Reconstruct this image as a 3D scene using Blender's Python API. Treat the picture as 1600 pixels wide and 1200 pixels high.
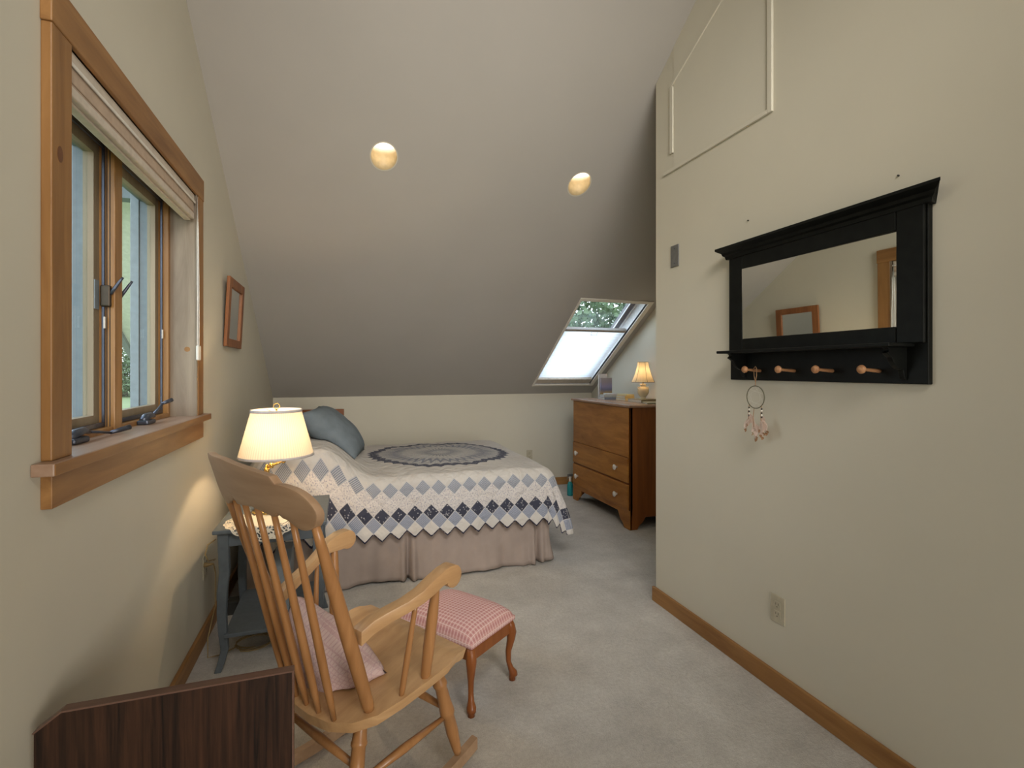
import bpy, bmesh, math, random
from math import sin, cos, pi, sqrt, atan2, hypot, radians as R
from mathutils import Vector, Matrix
random.seed(4)
for o in list(bpy.data.objects): bpy.data.objects.remove(o)
S = bpy.context.scene
C = S.collection

# ---------------------------------------------------------------- camera, sky, lights, exposure
YAW = R(18.56)
cd = bpy.data.cameras.new('camera'); cam = bpy.data.objects.new('camera', cd); C.objects.link(cam)
cam.location = (0, 0, 1.38); cam.rotation_euler = (R(90), 0, -YAW)
cd.sensor_width = 36; cd.lens = 782/1600*36; cd.shift_y = -21.8/1600; cd.clip_start = .02; cd.clip_end = 400
S.camera = cam
S.view_settings.view_transform = 'Standard'; S.view_settings.look = 'None'
S.view_settings.exposure = 0.54; S.view_settings.gamma = 1.0; S.view_settings.use_curve_mapping = False
W = bpy.data.worlds.new('sky'); S.world = W; W.use_nodes = True
wn = W.node_tree; bg = wn.nodes['Background']
tc = wn.nodes.new('ShaderNodeTexCoord'); sx = wn.nodes.new('ShaderNodeSeparateXYZ'); rp = wn.nodes.new('ShaderNodeValToRGB')
wn.links.new(tc.outputs['Generated'], sx.inputs[0]); wn.links.new(sx.outputs['Z'], rp.inputs[0]); wn.links.new(rp.outputs[0], bg.inputs[0])
rp.color_ramp.elements[0].position = 0.0; rp.color_ramp.elements[0].color = (.92, .95, 1, 1)
rp.color_ramp.elements[1].position = .8; rp.color_ramp.elements[1].color = (.70, .80, 1, 1)
bg.inputs[1].default_value = 3.6

def area(name, loc, rot, sx_, sy_, power, col, spread=R(180)):
    l = bpy.data.lights.new(name, 'AREA'); l.shape = 'RECTANGLE'; l.size = sx_; l.size_y = sy_; l.energy = power; l.color = col; l.spread = spread
    o = bpy.data.objects.new(name, l); C.objects.link(o); o.location = loc; o.rotation_euler = rot; return o
# added fill lights low and high behind the camera
area('rear_fill', (1.15, -2.1, 1.15), (R(87), 0, R(16)), 1.1, 1.5, 24, (1.0, .95, .88), R(120))  # low fill, added to brighten the left wall and carpet
area('forward_fill', (.45, -.35, 3.0), (R(71), 0, R(-5)), 1.3, .8, 15.5, (1.0, .955, .90), R(84))  # high fill, added to brighten the bed and back wall

# ---------------------------------------------------------------- node helpers
class N:
    "tiny arithmetic wrapper round shader sockets"
    def __init__(s, nt, v): s.nt = nt; s.v = v
    def _m(s, op, *a, clamp=False):
        n = s.nt.nodes.new('ShaderNodeMath'); n.operation = op; n.use_clamp = clamp
        for i, x in enumerate((s,)+a):
            x = x.v if isinstance(x, N) else x
            if isinstance(x, (int, float)): n.inputs[i].default_value = x
            else: s.nt.links.new(x, n.inputs[i])
        return N(s.nt, n.outputs[0])
    def __add__(s, o): return s._m('ADD', o)
    def __radd__(s, o): return s._m('ADD', o)
    def __sub__(s, o): return s._m('SUBTRACT', o)
    def __rsub__(s, o): return (s*-1)+o
    def __mul__(s, o): return s._m('MULTIPLY', o)
    def __rmul__(s, o): return s._m('MULTIPLY', o)
    def __truediv__(s, o): return s._m('DIVIDE', o)
    def floor(s): return s._m('FLOOR')
    def fract(s): return s._m('FRACT')
    def sin(s): return s._m('SINE')
    def abs(s): return s._m('ABSOLUTE')
    def sqrt(s): return s._m('SQRT')
    def min(s, o): return s._m('MINIMUM', o)
    def max(s, o): return s._m('MAXIMUM', o)
    def gt(s, o): return s._m('GREATER_THAN', o)
    def lt(s, o): return s._m('LESS_THAN', o)
    def near(s, k, e=.5): return (s-k).abs().lt(e)

def newmat(name):
    m = bpy.data.materials.new(name); m.use_nodes = True
    return m, m.node_tree, m.node_tree.nodes['Principled BSDF']
def coords(nt, kind='Object'):
    t = nt.nodes.new('ShaderNodeTexCoord'); return t.outputs[kind]
def mapped(nt, scale, kind='Object', rot=(0, 0, 0)):
    mp = nt.nodes.new('ShaderNodeMapping'); mp.inputs['Scale'].default_value = scale; mp.inputs['Rotation'].default_value = rot
    nt.links.new(coords(nt, kind), mp.inputs[0]); return mp.outputs[0]
def noise(nt, vec, scale, detail=3, rough=.5, dist=0):
    n = nt.nodes.new('ShaderNodeTexNoise'); n.inputs['Scale'].default_value = scale; n.inputs['Detail'].default_value = detail
    n.inputs['Roughness'].default_value = rough; n.inputs['Distortion'].default_value = dist
    nt.links.new(vec, n.inputs['Vector']); return N(nt, n.outputs['Fac'])
def xyz(nt, vec):
    s = nt.nodes.new('ShaderNodeSeparateXYZ'); nt.links.new(vec, s.inputs[0]); return [N(nt, s.outputs[i]) for i in range(3)]
def mix(nt, fac, a, b):
    n = nt.nodes.new('ShaderNodeMix'); n.data_type = 'RGBA'
    for i, x in ((0, fac), (6, a), (7, b)):
        x = x.v if isinstance(x, N) else x
        if isinstance(x, tuple): x = x+(1,) if len(x) == 3 else x
        if isinstance(x, (tuple, float, int)): n.inputs[i].default_value = x
        else: nt.links.new(x, n.inputs[i])
    return n.outputs[2]
def ramp(nt, fac, stops):
    r = nt.nodes.new('ShaderNodeValToRGB'); nt.links.new(fac.v, r.inputs[0]); e = r.color_ramp.elements
    while len(e) < len(stops): e.new(.5)
    for k, (p, c) in zip(e, stops): k.position = p; k.color = c+(1,)
    return r.outputs[0]
def bump(nt, b, h, strength=.3, dist=.002):
    n = nt.nodes.new('ShaderNodeBump'); n.inputs['Strength'].default_value = strength; n.inputs['Distance'].default_value = dist
    nt.links.new(h.v if isinstance(h, N) else h, n.inputs['Height']); nt.links.new(n.outputs[0], b.inputs['Normal'])

def plain(name, col, rough=.6, metal=0, ns=40, amt=.08, bmp=0, spec=.4):
    m, nt, b = newmat(name); f = noise(nt, coords(nt), ns, 3)
    c2 = tuple(max(0, c*(1-amt*2)) for c in col)
    nt.links.new(ramp(nt, f, [(.3, c2), (.7, col)]), b.inputs['Base Color'])
    b.inputs['Roughness'].default_value = rough; b.inputs['Metallic'].default_value = metal; b.inputs['Specular IOR Level'].default_value = spec
    if bmp: bump(nt, b, f, bmp, .001)
    return m
def wood(name, c1, c2, axis='z', ns=9, stretch=14, rough=.45, spec=.35, contrast=.25):
    m, nt, b = newmat(name)
    sc = {'x': (1/stretch, 1, 1), 'y': (1, 1/stretch, 1), 'z': (1, 1, 1/stretch)}[axis]
    v = mapped(nt, sc)
    f = noise(nt, v, ns*4, 5, .6, .6); g = noise(nt, v, ns, 3, .5, 1.2)
    h = f*.55+g*.45
    nt.links.new(ramp(nt, h, [(.5-contrast/1.6, c1), (.5, tuple((a+b_)/2 for a, b_ in zip(c1, c2))), (.5+contrast/1.6, c2)]), b.inputs['Base Color'])
    b.inputs['Roughness'].default_value = rough; b.inputs['Specular IOR Level'].default_value = spec
    bump(nt, b, f, .12, .001)
    return m
def emis(name, col, s):
    m, nt, b = newmat(name); b.inputs['Base Color'].default_value = col+(1,)
    b.inputs['Emission Color'].default_value = col+(1,); b.inputs['Emission Strength'].default_value = s; return m
def thin(name, col, trans=.6, amt=.04, ns=60, pleat=0, rough=.8):
    "cloth or paper shade that lets light through"
    m, nt, b = newmat(name); nt.nodes.remove(b)
    out = nt.nodes['Material Output']; v = coords(nt); f = noise(nt, v, ns, 2)
    if pleat:
        x, y, z = xyz(nt, v); a = N(nt, None); n = nt.nodes.new('ShaderNodeMath'); n.operation = 'ARCTAN2'
        nt.links.new(y.v, n.inputs[0]); nt.links.new(x.v, n.inputs[1])
        f = (N(nt, n.outputs[0])*pleat).sin()*.5+.5
    c = ramp(nt, f, [(.2, tuple(x*(1-amt*2) for x in col)), (.8, col)])
    d = nt.nodes.new('ShaderNodeBsdfDiffuse'); t = nt.nodes.new('ShaderNodeBsdfTranslucent'); mx = nt.nodes.new('ShaderNodeMixShader')
    nt.links.new(c, d.inputs[0]); nt.links.new(c, t.inputs[0]); mx.inputs[0].default_value = trans
    nt.links.new(d.outputs[0], mx.inputs[1]); nt.links.new(t.outputs[0], mx.inputs[2]); nt.links.new(mx.outputs[0], out.inputs[0])
    return m
def glassmat(name, tint=(.9, .95, .95), refl=.07):
    m, nt, b = newmat(name); nt.nodes.remove(b); out = nt.nodes['Material Output']
    t = nt.nodes.new('ShaderNodeBsdfTransparent'); g = nt.nodes.new('ShaderNodeBsdfGlossy'); mx = nt.nodes.new('ShaderNodeMixShader')
    t.inputs[0].default_value = tint+(1,); g.inputs[1].default_value = .02; mx.inputs[0].default_value = refl
    nt.links.new(t.outputs[0], mx.inputs[1]); nt.links.new(g.outputs[0], mx.inputs[2]); nt.links.new(mx.outputs[0], out.inputs[0]); return m

# ---------------------------------------------------------------- materials
def wallmat(name, col, amt=.02):
    m, nt, b = newmat(name); f = noise(nt, coords(nt), 2.2, 4); g = noise(nt, coords(nt), 160, 2)
    nt.links.new(ramp(nt, f, [(.3, tuple(c*(1-amt*2) for c in col)), (.7, col)]), b.inputs['Base Color'])
    b.inputs['Roughness'].default_value = .75; b.inputs['Specular IOR Level'].default_value = .25; bump(nt, b, g, .12, .0006); return m
M = {}
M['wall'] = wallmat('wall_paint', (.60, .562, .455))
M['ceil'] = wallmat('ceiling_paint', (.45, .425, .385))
M['skytrim'] = wallmat('skylight_trim_paint', (.80, .76, .68))
M['trimpaint'] = wallmat('painted_trim', (.62, .585, .48))
M['pine'] = wood('pine_casing', (.18, .078, .022), (.36, .185, .062), 'z', 5, 10)
M['pine_y'] = wood('pine_casing_long', (.18, .078, .022), (.38, .195, .066), 'y', 5, 10)
M['pine_x'] = wood('pine_base_back', (.30, .15, .045), (.42, .22, .075), 'x', 5, 10)
M['pine_grey'] = wood('aged_pine_jamb', (.20, .15, .105), (.36, .29, .21), 'z', 5, 9)
M['pine_sill'] = wood('aged_pine_sill', (.28, .17, .11), (.40, .27, .19), 'y', 6, 9, rough=.35)
M['frame_wood'] = wood('window_frame_wood', (.24, .11, .03), (.42, .22, .075), 'z', 8, 12, rough=.35)
M['sash_wood'] = wood('sash_wood', (.22, .165, .10), (.32, .25, .165), 'z', 6, 12)
M['clad'] = plain('grey_cladding', (.16, .185, .20), .5)
M['clad2'] = plain('pale_grey_cladding', (.23, .255, .27), .5)
M['dark'] = plain('dark_gasket', (.035, .035, .03), .6)
M['pewter'] = plain('pewter_metal', (.10, .11, .14), .35, .7, 30)
M['lockm'] = plain('dark_bronze', (.06, .045, .03), .4, .6)
M['glass'] = glassmat('window_glass')
M['mirror'], _nt, _b = newmat('mirror_glass'); _b.inputs['Metallic'].default_value = 1; _b.inputs['Roughness'].default_value = .01; _b.inputs['Base Color'].default_value = (.80, .83, .80, 1)
M['black'] = plain('black_painted_wood', (.005, .006, .0045), .5, 0, 25, .35, spec=.2)
M['peg'] = wood('peg_wood', (.28, .12, .05), (.5, .27, .13), 'x', 12, 6)
M['cherry'] = wood('cherry_wood', (.17, .048, .012), (.30, .10, .026), 'z', 6, 10, rough=.35)
M['mirrorwood'] = wood('mirror_frame_wood', (.18, .06, .02), (.32, .13, .045), 'z', 7, 10)
M['knotwood'] = wood('knot_wood', (.10, .035, .012), (.17, .065, .022), 'z', 20, 3)
M['oak'] = wood('pale_maple', (.40, .22, .095), (.60, .37, .18), 'y', 6, 12, rough=.32, spec=.5)
M['oakz'] = wood('pale_maple_turned', (.30, .135, .045), (.43, .21, .08), 'z', 8, 12, rough=.32, spec=.5)
M['oakcrest'] = wood('pale_maple_crest', (.28, .165, .09), (.40, .26, .155), 'x', 6, 12, rough=.4, spec=.5)
M['walnut'] = wood('dark_walnut_laminate', (.004, .002, .0015), (.062, .026, .013), 'z', 30, 26, rough=.45, contrast=.26)
M['walnut_edge'] = wood('walnut_edge_band', (.10, .05, .035), (.19, .11, .08), 'x', 9, 18, rough=.35)
M['greyblue'] = plain('grey_blue_paint', (.105, .125, .14), .45, 0, 30, .1)
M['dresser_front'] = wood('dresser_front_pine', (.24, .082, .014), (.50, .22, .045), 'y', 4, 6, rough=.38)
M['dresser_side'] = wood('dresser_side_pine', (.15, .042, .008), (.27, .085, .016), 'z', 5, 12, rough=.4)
M['dresser_top'] = wood('dresser_top_pine', (.30, .17, .11), (.42, .27, .18), 'y', 5, 8, rough=.25)
M['whiteknob'] = plain('white_ceramic', (.8, .76, .7), .2)
M['shadebody'] = thin('pleated_shade_cloth', (.82, .72, .55), .17, .07, pleat=85)
M['shadeinner'] = thin('small_shade_cloth', (.90, .76, .52), .30, .05, pleat=40)
M['shadetrim'] = plain('shade_trim_tape', (.55, .50, .47), .8)
M['browntrim'] = plain('brown_piping', (.16, .09, .035), .8)
M['brass'] = plain('polished_brass', (.75, .50, .16), .18, 1, 20, .03)
M['cream'] = plain('cream_glazed_ceramic', (.80, .68, .46), .15, 0, 20, .03, spec=.6)
M['blindw'] = thin('white_cellular_fabric', (.95, .95, .96), .62)
M['headrail'] = plain('cream_headrail', (.62, .54, .44), .5)
M['headrail2'] = plain('beige_fabric_fold', (.50, .38, .28), .7)
M['greyrail'] = plain('grey_rail', (.42, .38, .34), .5)
M['whitep'] = plain('white_plastic', (.78, .74, .66), .4)
M['almond'] = plain('almond_plastic', (.50, .45, .33), .4)
M['greyplate'] = plain('grey_metal_plate', (.20, .20, .19), .45, .4)
M['bluepillow'] = plain('slate_blue_cotton', (.18, .215, .24), .9, 0, 14, .09, .3, .1)
M['valance'] = plain('taupe_cotton', (.37, .30, .26), .9, 0, 10, .06, .2, .1)
M['whitecloth'] = plain('white_cotton', (.70, .68, .62), .9, 0, 12, .05, .3, .1)
M['sheet'] = plain('mattress_ticking', (.55, .53, .50), .9)
M['sashgrey'] = plain('skylight_sash_paint', (.17, .155, .165), .5)
M['shaftw'] = plain('skylight_shaft_paint', (.85, .86, .88), .5)
M['foliage'] = plain('tree_leaves', (.15, .22, .11), .8, 0, 3, .3)
M['grass'] = plain('lawn_grass', (.13, .17, .06), .9, 0, .8, .12)
M['bk_brown2'] = plain('tree_bark', (.08, .065, .05), .9)
M['soffit'] = plain('cream_soffit', (.72, .74, .66), .7)
M['cordm'] = plain('tan_flex', (.32, .22, .09), .5)
M['leather'] = plain('tan_leather', (.35, .2, .1), .7)
M['teal'] = plain('teal_label', (.02, .30, .33), .4)
M['feather'] = plain('pale_peach_feather', (.70, .55, .46), .9)
M['feather_tip'] = plain('brown_feather_tip', (.36, .2, .1), .9)
M['hoop'] = plain('sage_wrapped_hoop', (.14, .13, .08), .8)

# carpet
m, nt, b = newmat('plush_carpet'); M['carpet'] = m
v = coords(nt); f = noise(nt, v, 4, 5, .65); g = noise(nt, v, 220, 2, .6); h = noise(nt, v, 60, 3, .6)
mixn = f*.45+g*.3+h*.25
nt.links.new(ramp(nt, mixn, [(.32, (.37, .35, .32)), (.5, (.51, .485, .445)), (.66, (.65, .625, .58))]), b.inputs['Base Color'])
b.inputs['Roughness'].default_value = 1; b.inputs['Specular IOR Level'].default_value = .05; bump(nt, b, g*.6+h*.8, .8, .006)

def gingham(nt, x, y, p, dark, light, line=None):
    a = ((x/p).fract()-.5).abs().lt(.25); c = ((y/p).fract()-.5).abs().lt(.25)
    return mix(nt, (a+c)*.5, light, dark)
# plaid for footstool / chair cushion
def plaid(name, base, line, white, p, kind='UV'):
    m, nt, b = newmat(name); v = coords(nt, kind); x, y, z = xyz(nt, v)
    def ln(t, w): return ((t/p).fract()-.5).abs().lt(w)
    c = mix(nt, (ln(x, .16)+ln(y, .16))*.35, base, line)
    c = mix(nt, (ln(x+p*.5, .07)._m('MAXIMUM', ln(y+p*.5, .07)))*.75, c, white)
    nt.links.new(c, b.inputs['Base Color']); b.inputs['Roughness'].default_value = .9; b.inputs['Specular IOR Level'].default_value = .1
    bump(nt, b, noise(nt, v, 400, 2), .3, .0006); return m
M['pinkplaid'] = plaid('pink_plaid_cotton', (.60, .34, .31), (.42, .17, .18), (.76, .62, .58), .0165)
m, nt, b = newmat('faded_patch_plaid'); M['patchplaid'] = m
v = coords(nt, 'UV'); x, y, z = xyz(nt, v)
def _ln(t, p, w): return ((t/p).fract()-.5).abs().lt(w)
a1 = (_ln(x, .012, .12)._m('MAXIMUM', _ln(y, .012, .12)))
big = (_ln(x+y, .035, .03)._m('MAXIMUM', _ln(x-y, .035, .03)))
sel = noise(nt, v, 6, 1)._m('MULTIPLY', 1.0)
c = mix(nt, a1*.6, (.62, .44, .40), (.44, .21, .22)); c2 = mix(nt, big*.45, (.56, .44, .42), (.16, .14, .22))
nt.links.new(mix(nt, sel, c, c2), b.inputs['Base Color']); b.inputs['Roughness'].default_value = .95; b.inputs['Specular IOR Level'].default_value = .1
bump(nt, b, noise(nt, v, 30, 3), .5, .004)

# ---------------------------------------------------------------- mesh helpers
class MB:
    def __init__(s): s.bm = bmesh.new(); s.uv = None
    def box(s, x0, x1, y0, y1, z0, z1, mat=None):
        vs = [s.bm.verts.new((x, y, z)) for x in (x0, x1) for y in (y0, y1) for z in (z0, z1)]
        if mat:
            for v in vs: v.co = mat @ v.co
        for f in ((0, 1, 3, 2), (4, 6, 7, 5), (0, 4, 5, 1), (2, 3, 7, 6), (0, 2, 6, 4), (1, 5, 7, 3)): s.bm.faces.new([vs[i] for i in f])
        return s
    def ring(s, ctr, ux, uy, r, n): return [s.bm.verts.new(ctr+ux*(cos(2*pi*k/n)*r)+uy*(sin(2*pi*k/n)*r)) for k in range(n)]
    def tube(s, pts, rad, n=10, cap=True, closed=False, flat=1.0):
        pts = [Vector(p) for p in pts]; rs = rad if isinstance(rad, (list, tuple)) else [rad]*len(pts); rings = []
        up = None
        for i, p in enumerate(pts):
            if closed: t = pts[(i+1) % len(pts)]-pts[i-1]
            else: t = pts[min(i+1, len(pts)-1)]-pts[max(i-1, 0)]
            t.normalize()
            if up is None: up = Vector((0, 0, 1)) if abs(t.z) < .9 else Vector((1, 0, 0))
            ux = t.cross(up)
            if ux.length < 1e-4: ux = t.orthogonal()
            ux.normalize(); uy = ux.cross(t).normalized(); up = uy
            rings.append([s.bm.verts.new(p+ux*(cos(2*pi*k/n)*rs[i])+uy*(sin(2*pi*k/n)*rs[i]*flat)) for k in range(n)])
        m = len(rings)
        for i in range(m if closed else m-1):
            a, b = rings[i], rings[(i+1) % m]
            for k in range(n): s.bm.faces.new((a[k], a[(k+1) % n], b[(k+1) % n], b[k]))
        if cap and not closed: s.bm.faces.new(rings[0][::-1]); s.bm.faces.new(rings[-1])
        return s
    def lathe(s, prof, n=24, ctr=(0, 0, 0), a=None, cap=True):
        "profile [(r, z)] about the z axis, or along the segment a=(p0, p1) where z runs 0..1"
        if a:
            p0, p1 = Vector(a[0]), Vector(a[1]); d = p1-p0; t = d.normalized(); ux = t.orthogonal().normalized(); uy = t.cross(ux)
            rings = [s.ring(p0+d*z, ux, uy, r, n) for r, z in prof]
        else:
            c = Vector(ctr); rings = [s.ring(c+Vector((0, 0, z)), Vector((1, 0, 0)), Vector((0, 1, 0)), r, n) for r, z in prof]
        for p, q in zip(rings, rings[1:]):
            for k in range(n): s.bm.faces.new((p[k], p[(k+1) % n], q[(k+1) % n], q[k]))
        if cap: s.bm.faces.new(rings[0][::-1]); s.bm.faces.new(rings[-1])
        return s
    def prism(s, poly, f, d0, d1):
        "poly of 2-d points; f(u, v, d) -> 3-d"
        a = [s.bm.verts.new(f(u, v, d0)) for u, v in poly]; b = [s.bm.verts.new(f(u, v, d1)) for u, v in poly]; n = len(poly)
        s.bm.faces.new(a[::-1]); s.bm.faces.new(b)
        for k in range(n): s.bm.faces.new((a[k], a[(k+1) % n], b[(k+1) % n], b[k]))
        return s
    def grid(s, nu, nv, f, wrapu=False, uv=None):
        vs = [[s.bm.verts.new(f(i/nu, j/nv)) for j in range(nv+1)] for i in range(nu if wrapu else nu+1)]
        lay = (s.bm.loops.layers.uv.get('UVMap') or s.bm.loops.layers.uv.new('UVMap')) if uv else None
        for i in range(nu):
            for j in range(nv):
                i2 = (i+1) % nu if wrapu else i+1
                try: fc = s.bm.faces.new((vs[i][j], vs[i2][j], vs[i2][j+1], vs[i][j+1]))
                except ValueError: continue
                if lay:
                    for lp, (a, b) in zip(fc.loops, ((i, j), (i+1, j), (i+1, j+1), (i, j+1))): lp[lay].uv = uv(a/nu, b/nv)
        return s
def mrx(v): return Vector(v)
TM = {}
def obj(name, mb, m, parent=None, world=True, smooth=False, bevel=0, sub=0, solid=0, seg=2, fixn=True):
    me = bpy.data.meshes.new(name)
    if fixn: bmesh.ops.recalc_face_normals(mb.bm, faces=mb.bm.faces)
    mb.bm.to_mesh(me); mb.bm.free(); me.materials.append(M[m] if isinstance(m, str) else m)
    o = bpy.data.objects.new(name, me); C.objects.link(o)
    if parent is not None:
        mw = TM.get(parent.name, Matrix()); TM[o.name] = mw; o.parent = parent
        if world: me.transform(mw.inverted())
    if smooth:
        for p in me.polygons: p.use_smooth = True
    if solid: md = o.modifiers.new('solid', 'SOLIDIFY'); md.thickness = solid; md.offset = 0
    if bevel:
        md = o.modifiers.new('bevel', 'BEVEL'); md.width = bevel; md.segments = seg; md.limit_method = 'ANGLE'; md.angle_limit = R(40)
    if sub: md = o.modifiers.new('sub', 'SUBSURF'); md.levels = sub; md.render_levels = sub
    return o
def thing(name, label, cat, loc=(0, 0, 0), rz=0, group=None):
    o = bpy.data.objects.new(name, None); C.objects.link(o); o.location = loc; o.rotation_euler = (0, 0, rz)
    o.empty_display_size = .05
    TM[o.name] = Matrix.Translation(Vector(loc)) @ Matrix.Rotation(rz, 4, 'Z')
    return tag(o, label, cat, group)
def tag(o, label, cat, group=None):
    o['label'] = label; o['category'] = cat
    if group: o['group'] = group
    return o
def struct(o): o['kind'] = 'structure'; return o
def smoothang(o, a=40):
    for p in o.data.polygons: p.use_smooth = True
    md = o.modifiers.new('es', 'EDGE_SPLIT'); md.split_angle = R(a); return o

# ================================================================ THE ROOM
XL, XR, XA, YB, YC, YR = -.678, 1.77, 2.90, 5.55, 2.565, -2.5
TA = .6675; AL = math.atan(TA); CA, SA = cos(AL), sin(AL)
YRG = .9
def cz(y): return 1.10+(YB-y)*TA if y > YRG else 1.10+(YB-YRG)*TA-(YRG-y)*.62
WY0, WY1, WZ0, WZ1 = 1.563, 2.722, 1.150, 2.205
def xpr(mb, poly, x0, x1): return mb.prism(poly, lambda u, v, d: (d, u, v), x0, x1)
struct(obj('floor', MB().box(-.80, 3.0, -2.7, 5.7, -.12, 0), 'carpet'))
w = MB(); T = .12
OY0, OY1 = WY0-.016, WY1+.016
xpr(w, [(OY1, 0), (YB+.12, 0), (YB+.12, cz(YB+.12)+.05), (OY1, cz(OY1)+.05)], XL-T, XL)
xpr(w, [(YR-.12, 0), (OY0, 0), (OY0, cz(OY0)+.05), (YRG, cz(YRG)+.05), (YR-.12, cz(YR-.12)+.05)], XL-T, XL)
xpr(w, [(OY0, 0), (OY1, 0), (OY1, WZ0-.02), (OY0, WZ0-.02)], XL-T, XL)
xpr(w, [(OY0, WZ1+.02), (OY1, WZ1+.02), (OY1, cz(OY1)+.05), (OY0, cz(OY0)+.05)], XL-T, XL)
struct(obj('wall_left', w, 'wall'))
struct(obj('wall_back', MB().box(XL, 3.0, YB, YB+.12, 0, 1.13), 'wall'))
w = MB(); xpr(w, [(YR-.12, 0), (YC, 0), (YC, cz(YC)+.05), (YRG, cz(YRG)+.05), (YR-.12, cz(YR-.12)+.05)], XR, XR+.12)
struct(obj('wall_right', w, 'wall'))
w = MB(); xpr(w, [(YC-.12, 0), (YB+.12, 0), (YB+.12, cz(YB+.12)+.05), (YC-.12, cz(YC-.12)+.05)], XA, XA+.1)
w.box(XR+.12, XA, YC-.12, YC, 0, cz(YC)+.0)
struct(obj('wall_alcove', w, 'wall'))
struct(obj('wall_rear', MB().box(XL, XR, YR-.12, YR, 0, 2.2), 'wall'))

# sloped ceiling with a skylight opening and two round openings for the can lights
def cp(x, y, off=0): return Vector((x, y+off*SA, cz(y)+off*CA))       # off: distance above the slope
SK = (2.075, 2.785, 4.17, 5.375)
CANS = [(.233, 3.165), (1.566, 3.178)]; CR = .079
bm = bmesh.new()
def loop(pts):
    vs = [bm.verts.new(p) for p in pts]; return [bm.edges.new((vs[i], vs[(i+1) % len(vs)])) for i in range(len(vs))]
ed = loop([cp(-.80, YRG), cp(3.0, YRG), cp(3.0, YB+.25), cp(-.80, YB+.25)])
ed += loop([cp(SK[0], SK[2]), cp(SK[1], SK[2]), cp(SK[1], SK[3]), cp(SK[0], SK[3])])
for cx, cy in CANS: ed += loop([cp(cx+CR*cos(2*pi*k/40), cy+CR*sin(2*pi*k/40)) for k in range(40)])
bmesh.ops.triangle_fill(bm, edges=ed, use_beauty=True)
ret = bmesh.ops.extrude_face_region(bm, geom=bm.faces[:])
bmesh.ops.translate(bm, vec=Vector((0, SA*.02, CA*.02)), verts=[g for g in ret['geom'] if isinstance(g, bmesh.types.BMVert)])
w = MB(); w.bm.free(); w.bm = bm
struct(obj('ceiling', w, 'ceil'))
w = MB(); w.prism([(YRG, cz(YRG)), (YR-.12, cz(YR-.12)), (YR-.12, cz(YR-.12)+.05), (YRG, cz(YRG)+.05)], lambda u, v, d: (d, u, v), -.80, 3.0)
struct(obj('ceiling_rear', w, 'ceil'))

# baseboards
struct(obj('baseboard_left', MB().box(XL, XL+.017, YR, YB, 0, .088), 'pine_y', bevel=.003))
struct(obj('baseboard_right', MB().box(XR-.017, XR, YR, YC+.017, 0, .084), 'pine_y', bevel=.003))
struct(obj('baseboard_back', MB().box(XL+.017, XA, YB-.017, YB, 0, .088), 'pine_x', bevel=.003))
struct(obj('baseboard_alcove', MB().box(XA-.017, XA, YC, YB-.017, 0, .088), 'pine_y', bevel=.003))

# painted loft hatch trim high on the right wall: two frames meeting the photo's lines
lh = struct(obj('trim_1', MB().box(XR-.012, XR, 1.726, 2.482, 2.505, 2.524).box(XR-.012, XR, 1.700, 1.726, 2.505, 3.36), 'trimpaint', bevel=.002))
struct(obj('hatch_panel', MB().box(XR-.003, XR, 1.726, 2.393, 2.524, 3.345), 'trimpaint', parent=lh))
struct(obj('trim_2', MB().box(XR-.011, XR, 2.393, 2.42, 2.61, 2.985), 'trimpaint', bevel=.002))
w = MB(); w.prism([(2.42, 2.985), (2.42, 3.0), (1.726, 3.36), (1.726, 3.345)], lambda u, v, d: (d, u, v), XR-.010, XR)
struct(obj('trim_3', w, 'trimpaint'))
for (y, z) in ((1.182, 2.034), (1.842, 2.07)):
    o = obj('picture_nail', MB().lathe([(.003, 0), (.003, 1)], 8, a=((XR, y, z), (XR-.006, y, z))), 'dark')
    tag(o, 'small dark nail above the right half of the black mirror cornice' if y < 1.5 else 'small dark nail above the left end of the black mirror cornice', 'nail')

# ---------------------------------------------------------------- window 1 (left wall)
win = struct(thing('window_1', '', '', (XL, 2.14, WZ0)))
for k in ('label', 'category'): del win[k]
CX = -.655
def wp(name, mb, m, parent=win, **k): return obj(name, mb, m, parent, **k)
cas = wp('side_casing', MB().box(XL, CX, 1.470, 1.563, 1.164, 2.206), 'pine', bevel=.003)
wp('side_casing', MB().box(XL, CX, 2.724, 2.817, 1.164, 2.206), 'pine', bevel=.003)
wp('head_casing', MB().box(XL, CX+.002, 1.466, 2.821, 2.206, 2.310), 'pine_y', bevel=.003)
sill = wp('sill', MB().prism([(-.775, 1.548), (-.775, 2.737), (XL+.0005, 2.737), (XL+.0005, 2.862), (-.632, 2.862), (-.632, 1.428), (XL+.0005, 1.428), (XL+.0005, 1.548)], lambda u, v, d: (u, v, d), 1.134, 1.164), 'pine_sill', bevel=.003)
wp('sill_edge', MB().box(-.6325, -.6305, 1.430, 2.860, 1.136, 1.162), 'pine_y', sill)
wp('apron', MB().box(XL, CX, 1.470, 2.817, 1.050, 1.134), 'pine_y', bevel=.002)
wp('jamb', MB().box(-.79, -.664, 2.722, 2.737, 1.164, 2.206), 'pine_grey')
wp('jamb_edge', MB().box(-.663, -.658, 2.709, 2.724, 1.164, 2.206), 'pine_grey')
wp('jamb', MB().box(-.79, -.664, 1.548, 1.563, 1.164, 2.206), 'pine_grey')
wp('head_jamb', MB().box(-.79, -.664, 1.563, 2.722, 2.206, 2.221), 'pine_grey')
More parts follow.
